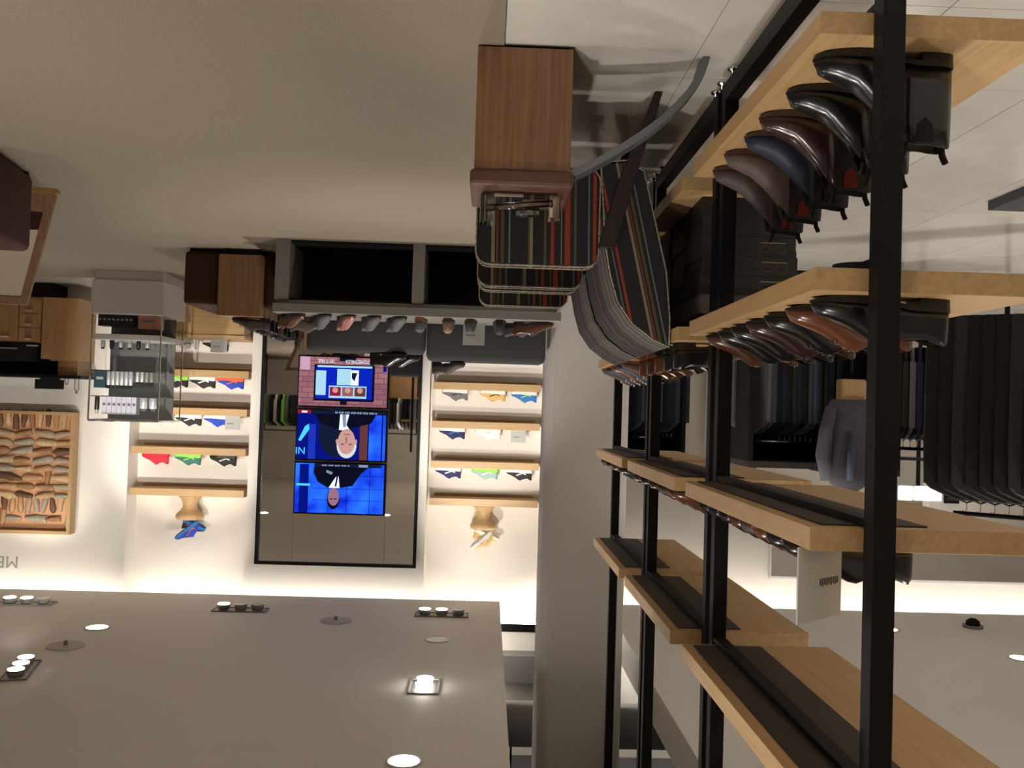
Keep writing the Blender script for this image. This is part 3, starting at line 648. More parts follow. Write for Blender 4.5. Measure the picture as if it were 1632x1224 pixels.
solo('price_plate', B(1.93, 2.0, 7.40, 7.404, .5455, .63), ACRYL, 'clear price plate before the dress shoe row on the bench', 'sign', loc=(1.965, 7.40, .5455))
# ------------------------------------------------------------------ alcove shelves, sneakers and pedestals
def wall_shelf(x0, x1, z, label):
    t = thing('wall_shelf', label, 'shelf', ((x0+x1)/2, 10.75, z-.08), 'oak alcove shelves')
    part('board', B(x0, x1, 10.45, 10.75, z-.08, z), OAKX, t, .002)
    part('back_cleat', B(x0+.04, x1-.04, 10.735, 10.75, z-.11, z-.08), OAKX, t)
ZR = (1.01, 1.45, 1.90, 2.32); ZL = (.96, 1.39, 1.835, 2.30); lv = ('lowest', 'second lowest', 'second highest', 'highest')
for z, l in zip(ZR, lv): wall_shelf(-.60, .625, z, '%s oak shelf in the alcove beside the column' % l)
for z, l in zip(ZL, lv): wall_shelf(2.70, 3.97, z, '%s oak shelf in the alcove beside the art wall' % l)
SN = {}
def sn(name, col): 
    if name not in SN: SN[name] = mat('knit_'+name, col, .8, noise=.15, nscale=60)
    return SN[name]
blu, cob, nvy, rdd, grn, lime, blk_, wht, gry, yel, org = sn('blue', (.03, .17, .50)), sn('cobalt', (.02, .06, .45)), sn('navy', (.02, .025, .10)), sn('red', (.62, .03, .06)), sn('green', (.05, .18, .16)), sn('lime', (.30, .75, .10)), sn('black', (.02, .02, .022)), sn('white', (.75, .74, .72)), sn('grey', (.16, .155, .165)), sn('yellow', (.65, .42, .15)), sn('orange', (.75, .12, .05))
g = 'sneakers in the alcove beside the column'
def sneak(x, z, um, sm, ac, label, g, dg=0):
    shoe('sneaker', (x, 10.57, z+.0005), dg, um, sm, label, g, laces=ac, accent=ac, cat='sneaker', sc=1.0)
for z, row in ((ZR[0], ((.38, gry, SOLEW, SOLEB, 'grey knit sneaker with white sole on the lowest shelf'), (-.05, yel, SOLEW, SHW, 'yellow and tan sneaker with white sole on the lowest shelf'), (-.41, blu, SOLEW, lime, 'bright blue sneaker with lime stripe on the lowest shelf'))),
               (ZR[1], ((.40, nvy, SOLEW, blu, 'navy sneaker with light blue stripe on the second shelf'), (-.01, wht, SOLEW, wht, 'all-white sneaker washed out by the spotlight'))),
               (ZR[2], ((.43, nvy, SOLEW, wht, 'dark purple-navy sneaker with white stripe on the upper shelf'), (.01, sn('mint', (.30, .45, .42)), lime, wht, 'pale mint sneaker with lime heel on the upper shelf'), (-.38, blk_, SOLEW, wht, 'black sneaker with white stripe nearest the column')))):
    for x, um, sm, ac, lb in row: sneak(x, z, um, sm, ac, lb, g)
card(-.36, 10.5, ZR[1]+.0005, .17, .14, 'silver sign card on the shelf beside the white sneaker')
g = 'sneakers in the alcove beside the art wall'
for z, row in ((ZL[0], ((3.56, blk_, lime, wht, 'black sneaker with lime sole half behind the glass tower'), (3.25, blk_, SOLEW, wht, 'black and white sneaker left of the blue and red one'), (2.93, cob, org, org, 'cobalt sneaker with red stripe and sole on the lowest shelf'))),
               (ZL[1], ((3.71, wht, SOLEW, org, 'white sneaker with red trim above the glass tower'), (3.39, blk_, SOLEW, wht, 'black sneaker with white heel beside the royal blue one'), (3.07, cob, SOLEW, cob, 'royal blue sneaker beside the sign card'))),
               (ZL[2], ((3.74, rdd, rdd, rdd, 'all-red sneaker on the upper shelf'), (3.38, grn, lime, lime, 'teal sneaker with bright green sole on the upper shelf'), (2.98, blk_, SOLEB, wht, 'black sneaker with white stripe on the upper shelf')))):
    for x, um, sm, ac, lb in row: sneak(x, z, um, sm, ac, lb, g)
card(2.87, 10.5, ZL[1]+.0005, .17, .15, 'silver sign card beside the royal blue sneaker')
def pedestal(x, z, label):
    t = thing('wooden_pedestal', label, 'pedestal', (x, 10.6, z), 'turned wooden pedestals')
    part('turned_body', MB().lathe([(.125, 0), (.125, .02), (.095, .05), (.080, .10), (.080, .13), (.10, .17), (.14, .205), (.155, .235), (.15, .26), (.12, .275)], (x, 10.6, z), 24), OAKX, t, smooth=True)
pedestal(.005, ZR[3], 'turned oak pedestal on the shelf beside the column, carrying white shoes')
pedestal(3.34, ZL[3], 'turned oak pedestal beside the art wall, carrying blue shoes')
for x, z, um, sm, ac, l1, l2 in ((.005, ZR[3]+.276, yel, SOLEW, wht, 'tan and white sneaker tipped up on the pedestal beside the column', 'second tan sneaker leaning on its mate on the column-side pedestal'), (3.34, ZL[3]+.276, cob, blu, org, 'blue sneaker with red stripe tipped up on the pedestal', 'dark blue and red sneaker behind the tipped blue one')):
    shoe('sneaker', (x+.03, 10.56, z+.10), -20, um, sm, l1, 'sneakers on pedestals', accent=ac, laces=ac, cat='sneaker', tilt=-38); shoe('sneaker', (x-.05, 10.65, z+.045), 200, um if um != cob else blk_, sm, l2, 'sneakers on pedestals', accent=ac, laces=ac, cat='sneaker', tilt=-18)
t = thing('alcove_cabinet', 'oak base cabinet under the alcove shelves behind the bench', 'cabinet', (3.3, 10.5, 0))
part('body', B(2.70, 3.97, 10.2, 10.745, .06, .50), OAKX, t, .003); part('top', B(2.69, 3.98, 10.18, 10.745, .50, .535), OAKX, t, .002); part('plinth', B(2.74, 3.95, 10.24, 10.745, 0, .06), BLKM, t)
sneak(3.12, .535, blk_, SOLEW, wht, 'black sneaker with white sole on the oak base cabinet', 'sneakers on the base cabinet'); sneak(3.46, .535, wht, SOLEW, gry, 'white sneaker on the oak base cabinet', 'sneakers on the base cabinet')
card(3.0, 10.3, .5355, .18, .15, 'silver sign card on the oak base cabinet')

# ------------------------------------------------------------------ framed panel of old wooden shoe lasts, lettering
ax0, ax1, az0, az1 = 4.555, 5.95, 1.40, 2.745
t = thing('lasts_artwork', 'oak-framed panel filled with old wooden shoe lasts', 'artwork', ((ax0+ax1)/2, 10.45, az0))
part('backing', B(ax0+.02, ax1-.02, 10.42, 10.449, az0+.02, az1-.02), mat('backing_orange', (.62, .33, .18), .8), t)
part('frame', MB().box(ax0, ax0+.035, 10.31, 10.449, az0, az1).box(ax1-.035, ax1, 10.31, 10.449, az0, az1).box(ax0+.035, ax1-.035, 10.31, 10.449, az0, az0+.035).box(ax0+.035, ax1-.035, 10.31, 10.449, az1-.035, az1), OAKX, t)
lasts = []
for kk, wf in enumerate((1.0, .8)):
    mb = MB(); rings = []
    for s in (0, .03, .12, .25, .4, .55, .7, .85, .95, 1):
        wd = max(.004, interp(WID, s)*.95*wf); dp = .035*(1-abs(s-.45)*1.1)+.012 if 0 < s < 1 else .012
        if kk: dp = wd*1.6; wd = interp(KIND['dress']['h'], s)*.42
        rings.append([((s-.5)*.24, -dp*math.sin(PI*j/6), wd*math.cos(PI*j/6)) for j in range(7)])
    mb.loft(rings); lasts.append(mb.mesh('shoe_last', smooth=True))
lm = [mat('last_%d' % k, c, .6, noise=.2, nscale=20) for k, c in enumerate(((.46, .27, .13), (.32, .17, .08), (.55, .38, .22), (.42, .31, .20), (.14, .07, .04), (.36, .31, .23)))]
z = az0+.085; rowk = 0
while z < az1-.07:
    vert = rowk in (0, 9); x = ax0+.08
    while x < ax1-.05:
        v = vert or random.random() < .12
        o = link('shoe_last', lasts[random.randrange(2)], random.choice(lm), t)
        if v:
            o.location = Vector((x-.015, 10.42, z+random.uniform(-.02, .02))) - t.location; o.rotation_euler = (0, PI/2*random.choice((1, -1))+random.uniform(-.15, .15), 0); o.scale = (.85,)*3; x += .088
        else:
            o.location = Vector((min(x+.065, ax1-.15), 10.42, z)) - t.location; o.rotation_euler = (0, random.uniform(-.22, .22)+random.choice((0, PI)), 0); q_ = random.uniform(.75, 1.08); o.scale = (q_, 1, q_*1.1); x += .24*q_
    z += .16 if vert else .098; rowk += 1
t = thing('wall_lettering', 'grey capital letters high on the art wall', 'lettering', (5.15, 10.45, 3.0))
text_part('letters', 'MEN', 0.19, (5.155, 10.447, 3.02), mat('letter_grey', (.34, .34, .33), .4, .1), t)

ORD = ['first', 'second', 'third', 'fourth', 'fifth', 'sixth', 'seventh', 'eighth']
# ------------------------------------------------------------------ product tower
t = thing('product_tower', 'white display tower with chrome-framed glass upper shelves', 'display', (3.46, 9.15, 0))
part('plinth', B(3.14, 3.785, 8.87, 9.47, 0, .10), WHITEL, t); part('cabinet', B(3.12, 3.80, 8.85, 9.5, .10, .425), WHITEL, t, .003)
for x in (3.13, 3.785):
    for y in (8.86, 9.48): part('chrome_upright', B(x-.006, x+.006, y-.006, y+.006, .425, 1.44), CHROME, t)
part('chrome_rail', MB().box(3.13, 3.785, 8.854, 8.866, 1.43, 1.442).box(3.13, 3.785, 9.474, 9.486, 1.43, 1.442).box(3.124, 3.136, 8.86, 9.48, 1.43, 1.442).box(3.779, 3.791, 8.86, 9.48, 1.43, 1.442), CHROME, t)
part('white_shelf', B(3.14, 3.78, 8.88, 9.46, .615, .67), WHITEL, t, .003)
for z in (.96, 1.205): part('glass_shelf', B(3.14, 3.78, 8.88, 9.46, z, z+.010), GLASS, t)
part('glass_top', B(3.13, 3.785, 8.86, 9.48, 1.442, 1.45), GLASS, t)
part('back_panel', B(3.14, 3.78, 9.30, 9.31, .43, 1.43), mat('tower_back', (.15, .15, .145), .4), t)
PB = mat('product_black', (.01, .01, .01), .4); PS = mat('product_silver', (.55, .56, .58), .3, .5); PW = mat('product_lilac', (.42, .42, .50), .5); CED = mat('cedar', (.38, .17, .11), .6, noise=.25, nscale=25)
def pbox(x, y, z, w_, d_, h_, body, band, name, label, group, cat='box'):
    t = thing(name, label, cat, (x, y, z), group)
    part('carton', B(-w_/2, w_/2, 0, d_, 0, h_), body, t, local=True); part('print_band', B(-w_*.3, w_*.3, -.0008, 0, h_*.35, h_*.5), band, t, local=True)
def tin(x, y, z, r, h_, body, cap, name, label, group, cat='bottle'):
    t = thing(name, label, cat, (x, y, z), group)
    part('body', MB().lathe([(r*.95, 0), (r, .005), (r, h_*.75), (r*.8, h_*.8)], seg=12), body, t, smooth=True, local=True); part('cap', MB().lathe([(r*.7, h_*.8), (r*.7, h_)], seg=12), cap, t, local=True)
for k in range(8): pbox(3.74-.042*k, 8.93, .4255, .038, .12, .11, PB, CARD, 'polish_box', 'small black polish box, %s from the cedar box' % ORD[7-k], 'black polish boxes on the tower base')
pbox(3.27, 8.9, .4255, .19, .16, .13, CED, BOXS, 'cedar_box', 'reddish cedar box beside the black polish boxes', None)
for k in range(6): tin(3.72-.085*k, 8.97, .6705, .022, .085, (PS, PB, PS)[k % 3], PB, 'cream_jar', 'small jar, %s from the chrome corner on the white tower shelf' % ORD[5-k], 'jars on the white tower shelf', 'jar')
pbox(3.72, 8.93, .9705, .11, .08, .16, mat('product_teal', (.02, .05, .07), .4), CARD, 'polish_carton', 'dark teal carton at the end of the middle glass shelf', None)
for k in range(6): tin(3.635-.042*k, 8.93, .9705, .019, .165, PS, PB, 'spray_can', 'silver spray can, %s from the teal carton' % ORD[k], 'spray cans on the middle glass shelf')
for k in range(4): tin(3.37-.045*k, 8.95, .9705, .018, .12, PS if k < 2 else GREYL, PB, 'spray_bottle', 'short capped bottle, %s from the tall spray cans' % ORD[k], 'short bottles on the middle glass shelf')
for k in range(7): pbox(3.665-.047*k, 8.92, 1.2155, .044, .10, .165, PW, INK, 'insole_box', 'upright lilac-grey carton, %s from the black bottle on the top shelf' % ORD[k], 'cartons on the top glass shelf')
tin(3.735, 8.93, 1.2155, .022, .16, PB, CARD, 'black_bottle', 'black bottle at the end of the top glass shelf', None)
for k in range(2): tin(3.30-.09*k, 8.95, 1.2155, .036, .13, PS, CHROME, 'round_tin', 'round silver tin on the top glass shelf, %s' % ('next to the cartons' if k == 0 else 'at the chrome corner'), 'round tins')

# ------------------------------------------------------------------ cash desk under the artwork
t = thing('oak_counter', 'oak counter with drawers and black recess under the artwork', 'counter', (5.1, 10.2, 0))
part('body', B(4.72, 6.2, 10.02, 10.445, .17, .66), OAKP, t); part('end_panel', B(4.42, 4.79, 9.98, 10.03, .17, .83), OAKP, t, .002)
part('end_cabinet', B(4.42, 4.72, 10.03, 10.445, .17, .845), OAKP, t)
part('riser', B(4.45, 4.66, 10.1, 10.445, .845, 1.0), OAKP, t); part('plinth', B(4.75, 6.2, 10.1, 10.445, 0, .17), BLKM, t)
part('recess', B(4.72, 6.2, 10.2, 10.445, .66, 1.0), BLKM, t); part('top', B(4.36, 6.2, 9.98, 10.445, 1.0, 1.03), BLACK, t, .002)
for z0_, z1_ in ((.20, .345), (.35, .495), (.50, .65)):
    d = part('drawer', B(4.815, 5.045, 9.995, 10.02, z0_, z1_), OAKP, t, .002); part('handle', B(4.895, 4.97, 9.97, 9.995, z1_-.035, z1_-.02), CHROME, d)
d = part('door', B(5.055, 5.45, 9.995, 10.02, .20, .65), OAKP, t, .002); part('handle', B(5.13, 5.22, 9.97, 9.995, .60, .615), CHROME, d)
pr = thing('printer', 'black printer in the recess of the oak counter', 'printer', (5.1, 10.1, .66)); part('case', B(4.85, 5.35, 10.0, 10.19, .6605, .86), BLKM, pr, .01); part('paper_tray', B(5.05, 5.25, 9.97, 10.0, .72, .735), GREYL, pr); part('label_plate', B(4.83, 4.95, 9.985, 10.0, .685, .70), CARD, pr)
pr = thing('monitor', 'low black monitor on the counter top', 'monitor', (4.78, 10.2, 1.03)); part('panel', B(4.63, 4.94, 10.18, 10.2, 1.045, 1.15), BLKM, pr, .004); part('foot', B(4.7, 4.87, 10.15, 10.25, 1.0305, 1.045), BLKM, pr)
tin(4.45, 10.1, 1.0305, .025, .16, GLASS, CHROME, 'glass_vase', 'small clear bottle at the end of the counter top', None); tin(4.56, 10.1, 1.0305, .02, .07, GLASS, BRASS, 'glass_jar', 'small clear jar beside the bottle on the counter', None, 'jar')

# ------------------------------------------------------------------ leather ottoman and low tilted floor mirror
t = thing('ottoman', 'dark brown leather ottoman cut off by the picture edge', 'ottoman', (2.9, 4.75, 0), None, math.radians(-9))
part('upholstery', B(-.42, .42, -.30, .30, .02, .44), LEATD, t, .035, True, local=True)
for x in (-.38, .38):
    for y in (-.26, .26): part('foot', B(x-.02, x+.02, y-.02, y+.02, 0, .025), BLKM, t, local=True)
t = thing('floor_mirror', 'low oak-framed shoe mirror tilted back on the carpet', 'mirror', (2.56, 5.45, 0), None, math.radians(-14)); 
tl = lambda x, d, h: (x+h*.27, d+h*.30, h)          # tilted plane: x along, d depth, h height
def slab(x0, x1, h0, h1, d0, d1): 
    return MB().loft([[tl(x0, d, h0), tl(x1, d, h0), tl(x1, d, h1), tl(x0, d, h1)] for d in (d0, d1)])
part('frame', slab(0, .045, .03, .68, 0, .04), OAKZ, t, local=True); part('frame', slab(.565, .61, .03, .68, 0, .04), OAKZ, t, local=True); part('frame', slab(.045, .565, .03, .14, 0, .04), OAKZ, t, local=True); part('frame', slab(.045, .565, .635, .68, 0, .04), OAKZ, t, local=True)
part('mirror_pane', slab(.04, .57, .135, .64, .012, .022), MIRROR, t, local=True)
part('foot', MB().box(0, .61, 0.0, .07, 0, .035), OAKP, t, local=True); part('rear_strut', MB().bar((.3, .55, 0), (.44, .22, .55), .04, .02), OAKP, t, local=True)

# ------------------------------------------------------------------ suits on the left
def cloth(n, c): return mat('cloth_'+n, c, .85, noise=.12, nscale=90, sheen=.0)
CB, CN, CG, CLG, CBL = cloth('black', (.006, .006, .007)), cloth('navy', (.012, .018, .045)), cloth('charcoal', (.025, .025, .028)), cloth('grey', (.16, .16, .165)), cloth('slate', (.06, .075, .12))
def garment_mesh(length, halfw, th):
    mb = MB(); pts = [(-.05, 0), (-.09, -.012), (-halfw*.85, -.065), (-halfw, -.11), (-halfw*1.02, -.35), (-halfw*.97, -length), (halfw*.97, -length), (halfw*1.02, -.35), (halfw, -.11), (halfw*.85, -.065), (.09, -.012), (.05, 0)]
    mb.loft([[(x*f, t_, z-(.006 if f < 1 else 0)) for x, z in pts] for t_, f in ((-th/2, .94), (-th*.25, 1), (th*.25, 1), (th/2, .94))])
    return mb.mesh('garment')
GM = garment_mesh(.78, .23, .036); GML = garment_mesh(1.15, .25, .05)
hang_me = MB().tube([(-.17, 0, -.05), (0, 0, .012), (.17, 0, -.05)], .006, 6).mesh('hanger')
hk = MB().tube([(0, 0, .01), (0, 0, .055), (.012, 0, .075), (.022, 0, .06)], .0035, 6); hk_me = hk.mesh('hook')
slv = MB().loft([[(x, y, z) for x, y in ((-.05, -.03), (.05, -.03), (.05, .02), (-.05, .02))] for z in (-.10, -.66)]); slv_me = slv.mesh('sleeve')
def garment(x, y, z, deg, mt_, label, group, hook=BRASS, long=False):
    t = thing('suit_jacket' if not long else 'coat', label, 'jacket' if not long else 'coat', (x, y, z), group, math.radians(deg))
    link('jacket_body', GML if long else GM, mt_, t); link('hanger', hang_me, WENGE, t); link('hook', hk_me, hook, t)
    o = link('sleeve', slv_me, mt_, t); o.location = (.20, 0, 0); o = link('sleeve', slv_me, mt_, t); o.location = (-.20, 0, 0)
ORD = ['first', 'second', 'third', 'fourth', 'fifth', 'sixth', 'seventh', 'eighth', 'ninth', 'tenth', 'eleventh', 'twelfth', 'thirteenth', 'fourteenth', 'fifteenth', 'sixteenth']
def rail_row(p, q, n, z, deg, pal, noun, place, group, hook=BRASS, long=False):
    cn = {'cloth_black': 'black', 'cloth_navy': 'navy', 'cloth_charcoal': 'charcoal', 'cloth_grey': 'light grey', 'cloth_slate': 'slate blue'}
    for k in range(n):
        label = '%s %s, %s from the column side %s' % (cn.get(pal[k % len(pal)].name, 'white'), noun, ORD[n-1-k], place)
        f = (k+.5)/n; garment(p[0]+(q[0]-p[0])*f, p[1]+(q[1]-p[1])*f, z, deg, pal[k % len(pal)], label, group, hook, long)
def wardrobe(x0, x1, y0, y1, zt, label):
    t = thing('suit_bay', label, 'wardrobe', ((x0+x1)/2, (y0+y1)/2, 0), 'black suit bays')
    part('back_panel', B(x0, x1, y1-.03, y1, 0, zt), BLKM, t); part('side_panel', B(x0, x0+.04, y0, y1, 0, zt), BLKM, t); part('side_panel', B(x1-.04, x1, y0, y1, 0, zt), BLKM, t)
    part('top', B(x0, x1, y0, y1, zt, zt+.05), PLATE, t); part('base', B(x0+.04, x1-.04, y0, y1-.03, 0, .12), BLKM, t)
    part('hanging_rail', MB().tube([(x0+.04, (y0+y1)/2, zt-.16), (x1-.04, (y0+y1)/2, zt-.16)], .012, 8), CHROME, t, smooth=True)
wardrobe(-2.84, -2.14, 7.5, 8.1, 1.58, 'black suit bay seen through the near shelving, top at eye level')
rail_row((-2.78, 7.8), (-2.2, 7.8), 13, 1.36, 62, (CN, CN, CB, CBL, CBL, CB, CN, CG, CB, CN, CB, CBL, CLG), 'suit jacket', 'in the bay seen through the shelving', 'suits in the nearer bay')
wardrobe(-1.99, -1.38, 9.2, 9.8, 1.62, 'black suit bay farther back, close to the column')
rail_row((-1.93, 9.5), (-1.44, 9.5), 11, 1.40, 62, (CN, CB, CBL, CG), 'suit jacket', 'in the bay close to the column', 'suits in the farther bay')
wardrobe(-3.40, -2.86, 7.5, 8.1, 1.62, 'plain black bay between the suits and the coat rack')
t = thing('clothes_rail', 'black clothes rail with chrome hooks and a glass shelf on top', 'clothes rail', (-3.85, 7.8, 0))
part('top_bar', MB().tube([(-4.30, 7.55, 1.45), (-3.52, 8.0, 1.45)], .014, 8), BLACK, t, smooth=True)
for x, y in ((-4.30, 7.55), (-3.52, 8.0)): part('upright', B(x-.015, x+.015, y-.015, y+.015, 0, 1.52), BLACK, t); part('foot', B(x-.05, x+.05, y-.15, y+.15, 0, .03), BLACK, t)
part('glass_shelf', MB().loft([[(-4.32, 7.35, z_), (-3.42, 7.87, z_), (-3.5, 8.1, z_), (-4.4, 7.6, z_)] for z_ in (1.52, 1.545)]), mat('smoked_glass', (.03, .05, .05), .15), t)
rail_row((-4.27, 7.57), (-3.55, 7.98), 15, 1.37, 98, (CG, CB, CN, CN, CB, CN, CG, CN, CB, CLG, CN, CB, CN, CLG, CG), 'jacket', 'on the rail with the glass shelf', 'jackets on the glass-topped rail', CHROME)
t = thing('coat_rail', 'black rail carrying long black coats at the picture edge', 'clothes rail', (-3.6, 5.2, 0))
part('top_bar', MB().tube([(-4.1, 4.9, 1.78), (-2.95, 5.75, 1.78)], .014, 8), BLACK, t, smooth=True)
for x, y in ((-4.1, 4.9), (-3.62, 5.255)): part('upright', B(x-.015, x+.015, y-.015, y+.015, 0, 1.78), BLACK, t); part('foot', B(x-.2, x+.2, y-.02, y+.02, 0, .03), BLACK, t)
rail_row((-3.55, 5.31), (-2.98, 5.73), 9, 1.70, 20, (CB, CB, CG, CB), 'long coat', 'on the rail at the picture edge', 'long coats on the edge rail', CHROME, True)
# dress form with quilted grey jacket
TX, TY = -2.84, 7.15
t = thing('dressed_torso', 'grey padded jacket on an oak torso stand', 'mannequin', (TX, TY, 0))
JK = cloth('padded', (.075, .072, .095)); rings = []
for z_, rx, ry in ((1.06, .15, .10), (1.12, .19, .135), (1.25, .18, .13), (1.4, .175, .125), (1.55, .185, .13), (1.65, .19, .125), (1.72, .15, .10), (1.765, .075, .06), (1.80, .062, .05)):
    rings.append([(TX+rx*math.cos(2*PI*k/20)*(1+.03*math.sin(5*k)), TY+ry*math.sin(2*PI*k/20), z_) for k in range(20)])
part('jacket', MB().loft(rings), JK, t, smooth=True)
for sg in (-1, 1): part('sleeve', MB().tube([(TX+sg*.165, TY, 1.68), (TX+sg*.215, TY-.02, 1.5), (TX+sg*.22, TY-.08, 1.3), (TX+sg*.205, TY-.13, 1.13)], (.06, .062, .052, .042), 12), JK, t, smooth=True)
part('scarf', MB().tube([(TX+.05, TY-.135, 1.68), (TX+.05, TY-.15, 1.5), (TX+.04, TY-.15, 1.36)], (.025, .03, .026), 8), CBL, t, smooth=True)
part('oak_torso', B(TX-.1, TX+.1, TY-.07, TY+.07, .90, 1.10), OAKY, t, .02); part('stand_pole', MB().tube([(TX, TY, .02), (TX, TY, 1.0)], .015, 8), BLACK, t, smooth=True); part('stand_base', MB().lathe([(.16, 0), (.16, .012), (.03, .025)], (TX, TY, 0)), BLACK, t)
# low dark platform at the picture edge
solo('platform', B(-4.2, -2.70, 4.42, 4.95, 0, .05), mat('platform_grey', (.05, .05, .05), .5), 'low dark grey platform on the tiles at the picture edge', 'platform', loc=(-3.4, 4.9, 0), bevel=.004)
# far left wall: mirror, door, grille, light box
t = thing('panel_mirror', 'wide thin-framed mirror high on the far wall', 'mirror', (-5, 10.74, 2.2))
part('glass_pane', B(-6.9, -3.36, 10.725, 10.745, 2.22, 3.06), MIRROR, t); part('frame', MB().box(-6.92, -3.34, 10.71, 10.75, 3.06, 3.085).box(-3.36, -3.335, 10.71, 10.75, 2.2, 3.06).box(-6.92, -3.36, 10.71, 10.75, 2.2, 2.22), WHITEL, t)
d1 = struct('door_1', B(-3.15, -2.62, 10.70, 10.745, 0, 2.05), mat('door_grey', (.22, .22, .24), .5)); struct('door_frame', MB().box(-3.22, -3.15, 10.68, 10.75, 0, 2.12).box(-2.62, -2.55, 10.68, 10.75, 0, 2.12).box(-3.15, -2.62, 10.68, 10.75, 2.05, 2.12), WALL, parent=d1); struct('door_pane', B(-3.0, -2.75, 10.695, 10.70, 1.2, 1.95), GLASS, parent=d1)
struct('wall_partition', B(-5.9, -4.62, 9.5, 9.65, 0, 2.3), WALL)
t = thing('wall_grille', 'tall dark speaker grille on the pale partition wall', 'grille', (-4.85, 9.49, 1.55)); part('frame', B(-4.92, -4.77, 9.47, 9.5, 1.55, 2.05), BLKM, t)
for k in range(8): part('slat', B(-4.91, -4.78, 9.455, 9.47, 1.57+.06*k, 1.60+.06*k), PLATE, t)
t = thing('light_box', 'small glowing white light box behind the shelving', 'light', (-4.4, 9.2, 1.98))
part('case', B(-4.61, -4.16, 9.22, 9.30, 1.86, 2.01), WHITEL, t); part('glowing_face', B(-4.60, -4.34, 9.21, 9.22, 1.87, 2.0), emis('box_glow', (1, .95, .88), 6), t); part('glowing_face', B(-4.30, -4.17, 9.21, 9.22, 1.87, 2.0), emis('box_glow2', (1, .95, .88), 6), t); part('stem', B(-4.4, -4.37, 9.25, 9.28, 0, 1.86), BLACK, t)
t = thing('picture_frame', 'white-framed print on the partition at the picture edge', 'picture', (-5.2, 9.48, 1.6)); part('frame', B(-5.5, -5.05, 9.47, 9.5, 1.55, 2.0), WHITEL, t); part('print', B(-5.46, -5.09, 9.465, 9.47, 1.59, 1.96), mat('print_grey', (.3, .3, .32), .6), t)

# ------------------------------------------------------------------ behind the camera, seen only in the mirrors
t = thing('panel_wall', 'oak panelled wall behind the camera, seen in the mirror', 'panelling', (2, -4.9, 0))
for k in range(8): part('panel', B(-1.0+.75*k, -.26+.75*k, -5.19, -5.12, 0, 1.5), OAKP, t)
for x0, lb in ((1.78, 'black rack behind the camera, seen in the mirror beside the column alcove'), (4.75, 'black rack behind the camera, seen at the art-wall side of the mirror')):
    t = thing('hanging_rack', lb, 'clothes rail', (x0+.4, -2.5, 0), 'racks seen in the mirror')
    for x in (x0, x0+.85): part('upright', B(x-.015, x+.015, -2.52, -2.48, 0, 1.9), BLACK, t)
    part('top_bar', B(x0-.015, x0+.865, -2.52, -2.48, 1.9, 1.93), BLACK, t)
rail_row((1.83, -2.5), (2.58, -2.5), 8, 1.80, 70, (CB, CB, CG, sn('white', (.7, .7, .7)), CB), 'jacket', 'on the mirrored rack by the column alcove', 'jackets seen in the mirror', CHROME)
rail_row((4.80, -2.5), (5.55, -2.5), 8, 1.80, 70, (CB, CLG, sn('lime', (.30, .75, .10)), CB, sn('white', (.7, .7, .7))), 'jacket', 'on the mirrored rack by the art wall', 'jackets seen in the mirror', CHROME)
t = thing('oak_rack', 'oak shelves on a black post, seen in the mirror', 'shelving', (1.62, .6, 0))
part('post', B(1.60, 1.65, .9, .95, 0, 2.2), BLACK, t)
for z in (.55, 1.05, 1.55): part('shelf', B(1.42, 1.86, .3, .9, z-.04, z), OAKX, t)
# ------------------------------------------------------------------ ceiling fixtures and their light
def downlight(x, y, lit, label, e=0, deg=110):
    t = thing('downlight', label, 'ceiling light', (x, y, CZ), 'round downlights')
    part('trim_ring', MB().loft([[(x+r*math.cos(2*PI*k/24), y+r*math.sin(2*PI*k/24), z_) for k in range(24)] for r, z_ in ((.115, CZ), (.115, CZ-.006), (.095, CZ-.010), (.092, CZ-.001))], cap=False), WHITEL, t, smooth=True)
    part('lens', MB().lathe([(.092, CZ-.008), (.092, CZ-.003)], (x, y, 0), 24), LAMP if lit else LAMPO, t)
    if lit and e: spot((x, y, CZ-.02), (x, y+.001, 0), e, deg, .8, size=.09)
def triple(x, y, lits, label, ang=0):
    t = thing('triple_spotlight', label, 'ceiling light', (x, y, CZ), 'recessed triple spotlights', math.radians(ang))
    part('housing', MB().box(-.27, .27, -.095, -.085, -.012, 0).box(-.27, .27, .085, .095, -.012, 0).box(-.27, -.26, -.085, .085, -.012, 0).box(.26, .27, -.085, .085, -.012, 0), GREYL, t, local=True)
    part('recess', B(-.26, .26, -.085, .085, -.004, -.001), mat('recess_grey', (.75, .72, .68), .6), t, local=True)
    for k, l in enumerate(lits):
        hd = part('lamp_head', MB().lathe([(.05, -.002), (.062, -.03), (.066, -.06)], (-.17+.17*k, 0, 0), 16), GREYL, t, smooth=True, local=True)
        part('lamp_lens', MB().lathe([(.058, -.066), (.058, -.060)], (-.17+.17*k, 0, 0), 16), LAMP if l else LAMPO, hd, local=True)
triple(4.59, 9.50, (0, 1, 1), 'triple spotlight nearest the art wall'); triple(2.43, 9.45, (0, 0, 1), 'triple spotlight in front of the mirror'); triple(.40, 9.45, (0, 1, 1), 'triple spotlight in front of the alcove by the column'); triple(3.50, 7.2, (1, 1, 1), 'triple spotlight with all three lamps lit, out over the carpet', 75)
spot((4.75, 9.40, CZ-.09), (5.0, 10.45, 1.9), 24, 75, .7); spot((2.6, 9.35, CZ-.09), (3.35, 10.7, 2.3), 22, 70, .7); spot((.35, 9.35, CZ-.09), (0.0, 10.7, 2.35), 26, 70, .7)
spot((3.47, 7.35, CZ-.09), (3.35, 10.7, 1.75), 160, 34, .6); spot((3.50, 7.2, CZ-.09), (5.2, 10.45, 2.25), 140, 52, .8); spot((3.54, 7.05, CZ-.09), (3.4, 10.0, .9), 180, 36, .6)
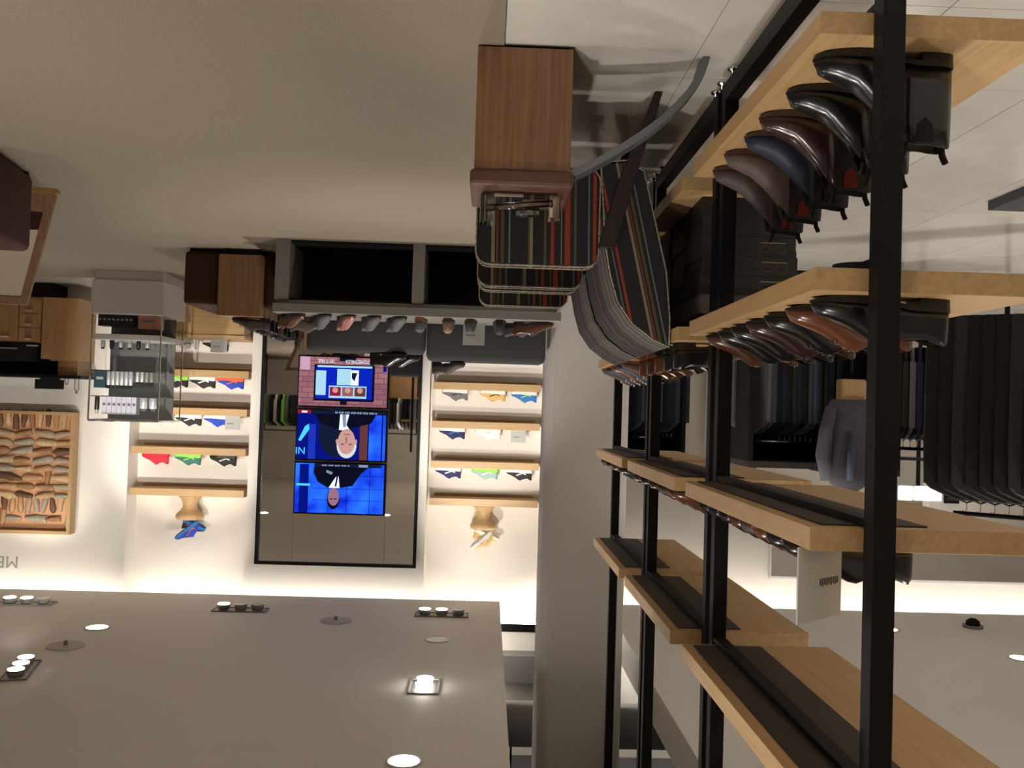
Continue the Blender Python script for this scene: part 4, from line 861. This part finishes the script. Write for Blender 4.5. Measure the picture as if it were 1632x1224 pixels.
spot((.43, 5.55, CZ-.03), (0, 10.7, 1.3), 420, 24, .6); spot((1.9, 3.0, CZ-.03), (3.4, 10.7, 1.3), 620, 20, .6); spot((1.9, 3.0, CZ-.03), (0, 10.7, 1.3), 380, 18, .6)  # extra narrow spots, added to fill the shelf shadows in the alcoves
t = thing('square_spotlight', 'square recessed fitting with two bright lamps', 'ceiling light', (.41, 7.03, CZ))
part('recess', B(.31, .51, 6.86, 7.2, CZ-.004, CZ-.001), mat('recess_dark', (.05, .048, .045), .6), t); part('rim', MB().box(.295, .31, 6.845, 7.215, CZ-.012, CZ).box(.51, .525, 6.845, 7.215, CZ-.012, CZ).box(.31, .51, 6.845, 6.86, CZ-.012, CZ).box(.31, .51, 7.2, 7.215, CZ-.012, CZ), GREYL, t)
for y in (6.96, 7.10): part('lamp', MB().lathe([(.065, CZ-.05), (.05, CZ-.004)], (.41, y, 0), 16), LAMP, t, smooth=True)
spot((.41, 6.96, CZ-.07), (.55, 7.0, .3), 90, 80, .6); spot((.41, 7.10, CZ-.07), (.0, 10.7, 1.75), 160, 34, .6)
downlight(3.50, 8.58, True, 'lit round downlight near the art wall', 60); downlight(.43, 5.55, True, 'lit round downlight over the lounge chairs', 110); downlight(.39, 8.45, False, 'dim round downlight before the column alcove')
for x, y, l in ((3.49, 7.93, 'flat grey ceiling disc near the triple spotlight'), (1.41, 9.08, 'flat grey ceiling disc with a small stem before the mirror')):
    t = thing('ceiling_speaker', l, 'speaker', (x, y, CZ), 'ceiling discs'); part('grille', MB().lathe([(.15, CZ-.001), (.15, CZ-.012), (.05, CZ-.016)], (x, y, 0), 24), mat('disc_grey', (.52, .5, .47), .6), t); part('stem', MB().lathe([(.02, CZ-.016), (.012, CZ-.05)], (x, y, 0), 10), GREYL, t)
for i, (x, y, e) in enumerate(((-2.0, 2.2, 110), (1.9, 3.0, 90), (4.2, 3.2, 70), (.6, .6, 120), (-3.6, 5.2, 120), (-3.6, 1.2, 120), (3.6, -.6, 340), (5.6, 6.2, 60), (-3.0, -2.4, 260), (1.0, -3.0, 560), (-5.6, 3.6, 100), (-2.2, 7.2, 80), (-4.12, 9.3, 45), (-4.9, 8.29, 60))):
    downlight(x, y, True, ['round downlight over the near shelving', 'round downlight over the carpet, ahead of the camera', 'round downlight over the carpet by the ottoman', 'round downlight just ahead of the camera', 'round downlight over the coat rails', 'round downlight left of the camera', 'round downlight right behind the camera', 'round downlight by the right wall', 'round downlight behind the camera on the tile side', 'round downlight behind the camera over the rack', 'round downlight by the left wall', 'round downlight over the suit bays', 'lit downlight by the far wall mirror', 'second lit downlight toward the far left wall'][i], e)
# spots without fittings, aimed at the shelving from the right
spot((.3, 2.2, CZ-.03), (-.9, 2.6, .7), 60, 60, .6); spot((.3, 4.3, CZ-.03), (-.85, 4.4, .9), 35, 60, .6)
t = thing('camera_dome', 'small dark dome on the far left ceiling', 'camera', (-5.1, 9.5, CZ)); part('base', MB().lathe([(.10, CZ), (.10, CZ-.03)], (-5.1, 9.5, 0)), GREYL, t); part('dome', MB().lathe([(.07, CZ-.03), (.065, CZ-.07), (.03, CZ-.095)], (-5.1, 9.5, 0)), BLKM, t, smooth=True)
